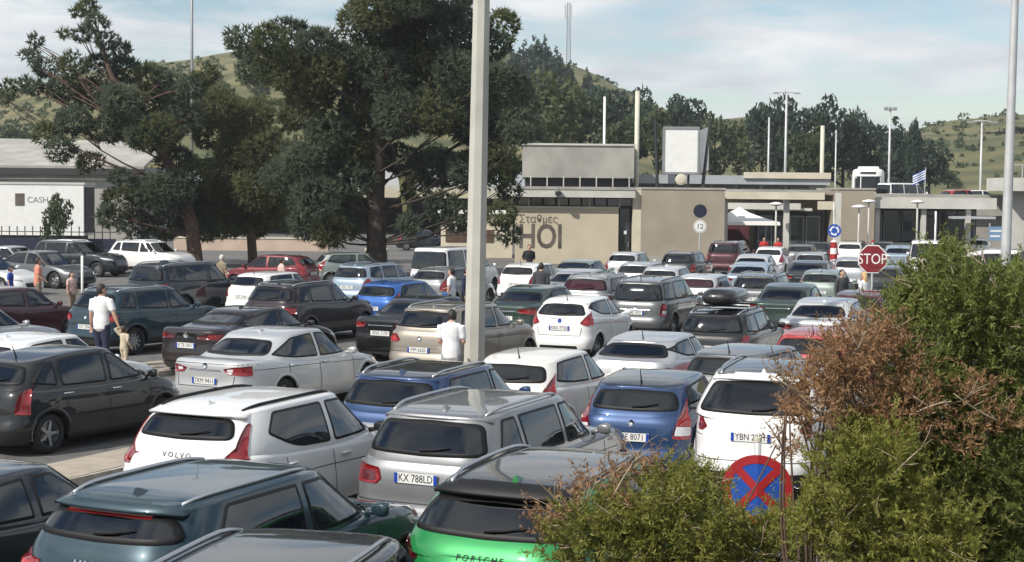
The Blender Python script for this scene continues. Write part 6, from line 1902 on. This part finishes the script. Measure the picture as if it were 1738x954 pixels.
def person(label, loc, heading, H=1.76, shirt='white', legs='navy', hair='hair_dark', sleeve='short', arms=None, stride=.0, head_turn=0.0, bow=0.0, lean=0.0, long_hair=False, group='people among the cars', female=False, child=False, vox=.016, z=0.0):
    k = H / 1.76
    t = thing('person', label, 'person', (loc[0], loc[1], z), -R(heading), group)
    hs = 1.28 if child else 1.0          # a child's head is larger for the body
    sw = .175 if female else .195
    hipx = .092
    fy = (stride, -stride)
    A = arms or {}
    body = MB(); top_ = MB(); trs = MB(); sho = MB()
    P = lambda x, y, z_: (x * k, (y + lean * max(0, z_ - .9)) * k, z_ * k)
    # torso, neck, head
    tor = [P(0, 0, .88), P(0, -.01, 1.0), P(0, 0, 1.15), P(0, .01, 1.32), P(0, 0, 1.43), P(0, -.005, 1.49)]
    trr = [(.150, .100), (.150, .102), (.135, .092), (.165, .105), (.150, .090), (.085, .07)]
    ell_tube(body, tor, [(a * k, b * k) for a, b in trr])
    ell_tube(top_, [P(0, -.005, .84)] + tor[1:5] + [P(0, -.005, 1.475)], [(.185 * k, .130 * k)] + [((a + .028) * k, (b + .028) * k) for a, b in trr[1:5]] + [(.105 * k, .082 * k)])
    ell_tube(trs, [P(0, 0, .86), P(0, -.01, .97), P(0, -.005, 1.03)], [((.150 + .018) * k, .122 * k), (.168 * k, .120 * k), (.162 * k, .115 * k)])
    nb = Vector(P(0, -.005, 1.47))
    hy = bow * .09
    hc = Vector(P(0, .02 + hy, 1.635 - bow * .03)) + Vector((0, 0, .02 * (hs - 1)))
    ell_tube(body, [nb, hc + Vector((0, -.012 * k, -.06 * k))], [.058 * k, .054 * k], 12)
    ball(body, hc, (.078 * k * hs, .098 * k * hs, .118 * k * hs), 16, 12)
    ct, stn = math.cos(R(head_turn)), math.sin(R(head_turn))
    def HP(x, y, z_): return (hc.x + (x * ct + y * stn) * k * hs, hc.y + (-x * stn + y * ct) * k * hs, hc.z + z_ * k * hs)
    ball(body, HP(0, .045, -.065), (.05 * k * hs, .055 * k * hs, .05 * k * hs), 12, 8)          # jaw
    ball(body, HP(0, .103, -.012), (.014 * k * hs, .018 * k * hs, .026 * k * hs), 8, 6)         # nose
    ball(body, HP(0, .090, -.060), (.026 * k * hs, .012 * k * hs, .011 * k * hs), 8, 6)         # lips
    for s in (-1, 1): ball(body, HP(s * .080, -.005, -.005), (.012 * k * hs, .022 * k * hs, .034 * k * hs), 8, 6)
    # arms
    for s, nm in ((-1, 'L'), (1, 'R')):
        sh_ = Vector(P(s * sw, 0, 1.42))
        wr = A.get(nm, (s * .27, .05, .86)); wr = Vector(P(*wr))
        v = wr - sh_; L1, L2 = .295 * k, .265 * k
        dist = min(v.length, (L1 + L2) * .995); v.normalize(); wr = sh_ + v * dist
        a_ = (L1 * L1 - L2 * L2 + dist * dist) / (2 * dist); hgt_ = math.sqrt(max(0, L1 * L1 - a_ * a_))
        pole = Vector((s * .35, -1, -.35)); pole = (pole - v * pole.dot(v)).normalized()
        el = sh_ + v * a_ + pole * hgt_
        ell_tube(body, [sh_, sh_.lerp(el, .5), el], [.056 * k, .050 * k, .042 * k], 12)
        ell_tube(body, [el, el.lerp(wr, .4), wr], [.042 * k, .041 * k, .027 * k], 12)
        hb = MB(); hand(hb, (0, 0, 0), (wr - el), s, (0, 1, 0) if abs((wr - el).normalized().y) < .8 else (0, 0, 1))
        body.add([tuple(wr + Vector(q) * k * (1.0 if not child else .9)) for q in hb.v], hb.f)
        e1 = el if sleeve == 'long' else sh_.lerp(el, .72)
        ell_tube(top_, [Vector(P(s * (sw - .06), 0, 1.43)), sh_, e1], [.07 * k, .076 * k, (.068 if sleeve == 'short' else .06) * k], 12)
        if sleeve == 'long': ell_tube(top_, [el, el.lerp(wr, .95)], [.060 * k, .042 * k], 12)
    # legs
    for s, f_ in ((-1, fy[0]), (1, fy[1])):
        hp = Vector(P(s * hipx, 0, .90)); an = Vector((s * .105 * k, f_ * k, .085 * k + max(0, -f_) * .12 * k)); kn = hp.lerp(an, .5) + Vector((0, (.035 + .05 * abs(f_)) * k, 0))
        ell_tube(body, [hp, kn.lerp(hp, .5), kn], [.088 * k, .078 * k, .056 * k], 12)
        ell_tube(body, [kn, kn.lerp(an, .35), an], [.054 * k, .055 * k, .036 * k], 12)
        ell_tube(trs, [hp, hp.lerp(kn, .5), kn, kn.lerp(an, .5), an + Vector((0, 0, .015 * k))], [.108 * k, .098 * k, .080 * k, .074 * k, .068 * k], 12)
        ball(body, (an.x, an.y + .04 * k, an.z - .04 * k), (.04 * k, .10 * k, .035 * k), 10, 6)
        ell_tube(sho, [(an.x, an.y - .055 * k, an.z - .045 * k), (an.x, an.y + .06 * k, an.z - .045 * k), (an.x, an.y + .16 * k, an.z - .055 * k)], [(.044 * k, .040 * k), (.050 * k, .042 * k), (.044 * k, .028 * k)], 10)
    obj('body', weld(body, 'body', vox * (k if k < .7 else 1) * .85), M['skin'], t)
    obj('shirt', weld(top_, 'shirt', vox * 1.2 * (k if k < .7 else 1)), M['cloth_' + shirt], t)
    obj('trousers', weld(trs, 'trousers', vox * 1.2 * (k if k < .7 else 1)), M['cloth_' + legs], t)
    obj('shoes', weld(sho, 'shoes', vox * .8 * (k if k < .7 else 1), 2), M['cloth_charcoal'], t)
    # hair: cap of the head above the hairline
    hb = MB(); ball(hb, (0, 0, 0), (.088 * k * hs, .108 * k * hs, .127 * k * hs), 20, 16)
    keep = []
    for f in hb.f:
        c = sum((Vector(hb.v[i]) for i in f), Vector()) / len(f)
        if c.z > -.01 * k + c.y * 1.0 + (.02 * k if c.y > 0 else -.045 * k): keep.append(f)
    hv_ = [HP(v[0] / (k * hs), v[1] / (k * hs) - .008, v[2] / (k * hs) + .006) for v in hb.v]
    used = sorted({i for f in keep for i in f}); mp_ = {u: j for j, u in enumerate(used)}
    hm = MB(); hm.add([hv_[u] for u in used], [[mp_[i] for i in f] for f in keep])
    if long_hair:
        ell_tube(hm, [HP(0, -.055, .02), HP(0, -.085, -.10), HP(0, -.095, -.24)], [(.085 * k, .06 * k), (.09 * k, .05 * k), (.06 * k, .03 * k)], 12)
    obj('hair', hm.mesh('hair', True), M[hair], t)
    eb = MB()
    for s in (-1, 1): ball(eb, HP(s * .031, .090, .008), .011 * k * hs, 8, 6)
    obj('eyes', eb.mesh('eyes', True), M['ink'], t)
    return t

person('man in white t-shirt and dark trousers holding a small child by the hand', (-8.92, 34.5), 16, 1.84, 'white', 'navy', arms={'R': (.42, .02, .80), 'L': (-.27, .05, .86)}, stride=.06, head_turn=35, z=.13, vox=.014)
person('small child in beige clothes holding the hand of the man in white', (-8.36, 34.2), 24, .94, 'beige', 'beige', arms={'L': (-.27, .14, 1.72), 'R': (.36, -.05, 1.0)}, stride=.12, sleeve='long', child=True, z=.13, vox=.016)
person('man in white t-shirt and grey trousers beside the concrete mast', (-1.16, 30.5), 8, 1.80, 'white', 'grey', arms={'L': (-.14, .26, 1.16), 'R': (.16, .27, 1.14)}, bow=.8, stride=.05, vox=.014)
person('person in white shirt in front of the white van', (-1.86, 49.0), -70, 1.72, 'white', 'black', arms={'R': (.2, .25, 1.1)}, vox=.02)
person('person in dark top facing the one in white shirt by the van', (-1.42, 49.3), 110, 1.74, 'navy', 'black', arms={'L': (-.2, .28, 1.2)}, sleeve='long', vox=.02)
person('man in dark jacket seen from behind at the white hatchback', (.95, 52.0), 5, 1.78, 'charcoal', 'black', sleeve='long', vox=.02)
person('dark clothed person with hands on hips before the painted wall', (.76, 71.5), 170, 1.76, 'black', 'charcoal', sleeve='long', arms={'L': (-.2, .1, 1.05), 'R': (.2, .1, 1.05)}, vox=.025)
person('person in black standing left of the stop sign', (10.5, 50.6), 150, 1.72, 'charcoal', 'black', sleeve='long', vox=.02)
person('woman with blond hair in white blouse below the stop sign', (11.0, 49.6), -40, 1.68, 'white', 'denim', 'hair_blond', sleeve='long', long_hair=True, female=True, vox=.02)
person('person in salmon top at the left among the parked cars', (-15.7, 52.6), 70, 1.76, 'salmon', 'khaki', arms={'R': (.25, .22, 1.0)}, vox=.02)
person('boy in royal blue top near the left edge', (-16.9, 53.5), 90, 1.42, 'royal', 'black', vox=.02)
person('child in pale pink top beside the white post', (-14.2, 51.2), 120, 1.38, 'pink', 'khaki', hair='hair_dark', long_hair=True, female=True, vox=.02)
person('person in pink top in front of the dark red hatchback', (-8.35, 57.5), 60, 1.64, 'pink', 'beige', female=True, arms={'R': (.2, .28, 1.1)}, vox=.022)
person('white haired person behind the black people carrier', (-10.6, 58.0), 40, 1.70, 'khaki', 'black', 'hair_white', vox=.022)
person('person in red at the foot of the white umbrella', (14.6, 92.3), 180, 1.66, 'red', 'charcoal', vox=.025)
person('second person in red right of the white umbrella', (15.5, 92.8), 200, 1.60, 'red', 'denim', 'hair_blond', vox=.025)
post('white_post', 'thin white post beside the child in pale pink', -13.8, 51.0, 0, 1.9, .04, .04, 'white')
# ------------------------------------------------------------------ shrubs near the camera (measured lobes)
SH_TALL = [(2.9, 10.72, 3.57, 0.13), (2.97, 10.86, 3.53, 0.13), (2.74, 10.55, 3.44, 0.16), (2.83, 10.8, 3.41, 0.16), (2.77, 10.8, 3.27, 0.2), (2.84, 10.88, 3.28, 0.2), (2.86, 10.25, 3.36, 0.21), (3.16, 11.44, 3.3, 0.23), (3.14, 10.3, 3.38, 0.19), (3.4, 11.27, 3.27, 0.21), (3.41, 10.56, 3.37, 0.2), (3.66, 11.36, 3.3, 0.21), (2.6, 10.66, 3.11, 0.2), (2.82, 11.38, 3.09, 0.21), (2.93, 10.76, 3.03, 0.3), (2.91, 10.59, 2.99, 0.29), (3.25, 10.62, 3.01, 0.3), (3.47, 11.28, 2.97, 0.31), (3.36, 10.31, 3.11, 0.23), (3.65, 11.11, 3.02, 0.25), (3.16, 10.83, 2.62, 0.34), (3.16, 10.64, 2.68, 0.33), (3.49, 10.79, 2.55, 0.32), (3.38, 10.5, 2.59, 0.31), (2.89, 10.56, 2.34, 0.29), (2.94, 10.57, 2.36, 0.29), (3.44, 11.04, 2.1, 0.37), (3.25, 10.45, 2.17, 0.35), (3.11, 10.73, 1.79, 0.36), (3.16, 10.85, 1.79, 0.36), (3.6, 10.94, 1.75, 0.32), (3.53, 10.67, 1.83, 0.32), (2.67, 10.34, 2.79, 0.23), (2.89, 11.18, 2.65, 0.25)]
SH_TALL_DRY = [(2.91, 10.11, 2.67, 0.11), (2.93, 10.29, 2.63, 0.11), (2.76, 10.12, 2.77, 0.1), (2.91, 10.49, 2.74, 0.1), (3.06, 9.92, 2.61, 0.1), (3.22, 10.38, 2.51, 0.11), (2.93, 9.92, 2.81, 0.07), (3.06, 10.37, 2.76, 0.08), (2.64, 10.08, 1.99, 0.08), (2.75, 10.52, 1.86, 0.09), (2.87, 9.95, 2.4, 0.07), (3.0, 10.31, 2.34, 0.07)]
SH_BROWN = [(2.11, 9.93, 3.02, 0.17), (2.13, 10.21, 2.95, 0.17), (2.06, 10.4, 2.8, 0.16), (2.17, 10.81, 2.73, 0.17), (2.33, 10.22, 3.04, 0.15), (2.36, 10.57, 3.03, 0.16), (2.49, 10.27, 2.9, 0.19), (2.58, 10.72, 2.85, 0.2), (1.94, 10.04, 2.64, 0.17), (2.04, 10.78, 2.55, 0.18), (2.25, 10.35, 2.64, 0.23), (2.41, 10.88, 2.58, 0.24), (2.48, 9.96, 2.65, 0.18), (2.61, 10.44, 2.56, 0.19), (1.87, 10.42, 2.74, 0.07), (1.79, 10.24, 2.79, 0.07)]
SH_BROWN_LOW = [(2.1, 9.69, 2.32, 0.22), (2.23, 10.34, 2.22, 0.23), (2.28, 9.64, 2.33, 0.29), (2.41, 10.22, 2.24, 0.3), (2.08, 10.19, 1.91, 0.23), (2.1, 10.36, 1.86, 0.24), (2.39, 10.07, 1.88, 0.34), (2.49, 10.71, 1.74, 0.36), (2.58, 9.63, 1.94, 0.29), (2.81, 10.49, 1.78, 0.31), (2.35, 10.25, 2.42, 0.23), (2.37, 10.58, 2.38, 0.24)]
SH_LOW = [(1.37, 11.47, 1.84, 0.17), (1.42, 11.65, 1.78, 0.17), (1.13, 11.02, 1.87, 0.22), (1.15, 11.56, 1.8, 0.24), (0.81, 11.16, 1.69, 0.23), (0.9, 11.68, 1.55, 0.24), (0.56, 11.17, 1.61, 0.19), (0.56, 11.65, 1.45, 0.19), (0.37, 11.52, 1.44, 0.16), (0.44, 11.83, 1.37, 0.17), (1.78, 11.32, 1.5, 0.19), (1.8, 11.78, 1.37, 0.2), (1.35, 11.07, 1.61, 0.29), (1.44, 11.91, 1.43, 0.31), (0.95, 11.24, 1.45, 0.29), (0.94, 11.42, 1.43, 0.3), (2.08, 11.14, 1.65, 0.17), (2.18, 11.94, 1.47, 0.19), (2.09, 11.52, 1.44, 0.26), (2.19, 11.82, 1.39, 0.26), (1.63, 11.31, 1.41, 0.25), (1.65, 11.67, 1.29, 0.26)]
SH_LOW_DRY = [(0.86, 11.32, 2.05, 0.11), (0.83, 11.61, 1.93, 0.11), (0.56, 11.21, 1.93, 0.11), (0.61, 11.45, 1.92, 0.11), (0.37, 11.12, 1.8, 0.14), (0.45, 12.01, 1.59, 0.15), (0.72, 11.12, 1.89, 0.12), (0.79, 11.46, 1.83, 0.12), (1.01, 11.55, 1.99, 0.09), (1.09, 11.83, 1.93, 0.1), (0.28, 11.61, 1.57, 0.1), (0.28, 11.75, 1.52, 0.1), (1.96, 11.22, 2.18, 0.1), (2.0, 11.63, 2.14, 0.1), (0.54, 11.58, 1.67, 0.13), (0.57, 11.87, 1.64, 0.13)]
M['shrub'] = foliage_mat('shrub_leaves', (.13, .145, .030), (.29, .29, .068), (.40, .36, .14), 3.5, .4, .5)
M['shrub_dark'] = foliage_mat('green_shrub_leaves', (.10, .13, .035), (.235, .265, .072), (.34, .33, .12), 3.5, .4, .5)
M['shrub_brown'] = foliage_mat('browned_sprays', (.20, .105, .052), (.36, .22, .115), (.46, .34, .20), 5, .3, .7)
def sprigs(lobes, per, leaf=.045, slen=(.12, .24), nl=42, spread=.5, shell=.35):
    """leafy sprigs pushing outward from every lobe: quads along a curved stem"""
    out = []; stems = []
    for (x, y, z, r) in lobes:
        n = max(8, int(per * r * r / .06))
        d = unit(NP.normal(size=(n, 3)) + np.array([0, -.25, .15]))
        p0 = np.array([x, y, z]) + d * (r * (shell + (1 - shell) * NP.random((n, 1)) ** .7))
        ax = unit(d * .6 + np.array([0, 0, .75]) + NP.normal(size=(n, 3)) * .38)
        bend = NP.normal(size=(n, 3)) * .25 + np.array([0, 0, -.15])
        L = slen[0] + (slen[1] - slen[0]) * NP.random((n, 1))
        for j in range(nl):
            t = (j + NP.random((n, 1))) / nl
            p = p0 + ax * L * t + bend * L * t * t
            ld = unit(ax * (.55 + .5 * t) + NP.normal(size=(n, 3)) * .75)
            sd = unit(np.cross(ld, NP.normal(size=(n, 3))))
            s = leaf * (1.15 - .55 * t) * (.6 + .8 * NP.random((n, 1)))
            out.append(np.stack([p, p + ld * s * .5 + sd * s * .125, p + ld * s, p + ld * s * .5 - sd * s * .125], axis=1))
        for k in range(0, n, 3):
            stems.append((p0[k] - d[k] * .05, p0[k] + ax[k] * L[k] * .5 + bend[k] * L[k] * .25, p0[k] + ax[k] * L[k] + bend[k] * L[k]))
    return np.concatenate(out).reshape(-1, 3), stems
def shrub(label, base, sets, ntwig=26, nbare=10):
    t = thing('shrub', label, 'shrub', base, 0, 'shrubs near the camera')
    b = np.array(base)
    allb = [l for s in sets for l in s[1]]
    st = MB()
    for i in range(min(ntwig, len(allb))):
        l = allb[(i * 7) % len(allb)]
        q = (l[0] - b[0], l[1] - b[1], l[2] - b[2])
        a = (RNG.uniform(-.12, .12), RNG.uniform(-.1, .1), -.1)
        limb(st, (a[0], a[1] + .35, a[2]), (q[0], q[1] + .25, q[2]), .018, .005, .03, 7, 6, .10)
    st.build('trunk', M['bark'], t, True)
    sm = MB()
    for nm, lob, mk, per, kw in sets:
        rel = [(x - b[0], y - b[1], z - b[2], r) for x, y, z, r in lob]
        if nm == 'crown': rel += [(x * .8, y * .8 + .1, z * q, r * 1.1) for x, y, z, r in rel[::3] for q in (.62, .35)]
        V, stems = sprigs(rel, per, **kw)
        tag(obj(nm, mesh_np(nm, V, 4), M[mk], t), kind='stuff')
        for s in stems[::4]: sm.tube(s, [.0035, .0025, .001], 4, False)
    for k in range(nbare):     # dry bare twigs standing out of the leaves
        l = allb[(k * 5 + 3) % len(allb)]
        a = Vector((l[0] - b[0], l[1] - b[1] - l[3] * .7, l[2] - b[2]))
        e = a + Vector((RNG.uniform(-.35, .35), RNG.uniform(-.15, .0), RNG.uniform(.02, .32)))
        pts = limb(sm, a, e, .008, .003, .03, 5, 5, .15)
        for _ in range(3):
            q = Vector(pts[RNG.randint(1, 4)])
            limb(sm, q, q + Vector((RNG.uniform(-.15, .15), RNG.uniform(-.06, .04), RNG.uniform(.0, .16))), .004, .002, .02, 3, 4)
    tag(sm.build('twig', M['twig'], t, True), kind='stuff')
    return t
shrub('tall green shrub filling the right edge of the foreground', (3.2, 10.7, 0),
      [('crown', SH_TALL, 'shrub_dark', 74, {}), ('dry_spray', SH_TALL_DRY, 'shrub_brown', 50, dict(leaf=.042, nl=28))], 14, 12)
shrub('shrub with browned rusty top in the right foreground', (2.3, 10.2, 0),
      [('dry_spray', SH_BROWN, 'shrub_brown', 84, dict(leaf=.042, nl=28)), ('crown', SH_BROWN_LOW, 'shrub', 70, {})], 24, 16)
shrub('low yellow green shrub with dry tips in front of the no stopping sign', (1.1, 11.3, 0),
      [('crown', SH_LOW, 'shrub', 66, {}), ('dry_spray', SH_LOW_DRY, 'shrub_brown', 22, dict(leaf=.05, nl=20))], 26, 26)
# ------------------------------------------------------------------ the air: thin even haze over the whole place
hz = MB().box((0, 600, 31.0), (3000, 1800, 64)).build('haze', None)
hm, ht, hb_ = new_mat('haze_air')
ht.nodes.remove(hb_)
pv = ht.nodes.new('ShaderNodeVolumePrincipled')
pv.inputs['Color'].default_value = (.90, .95, 1.0, 1)
pv.inputs['Density'].default_value = .00028
pv.inputs['Anisotropy'].default_value = .2
ht.links.new(pv.outputs[0], ht.nodes['Material Output'].inputs['Volume'])
hz.data.materials.append(hm)
tag(hz, kind='stuff', label='thin pale haze filling the air over the car park', cat='haze')
SC.cycles.volume_bounces = 0
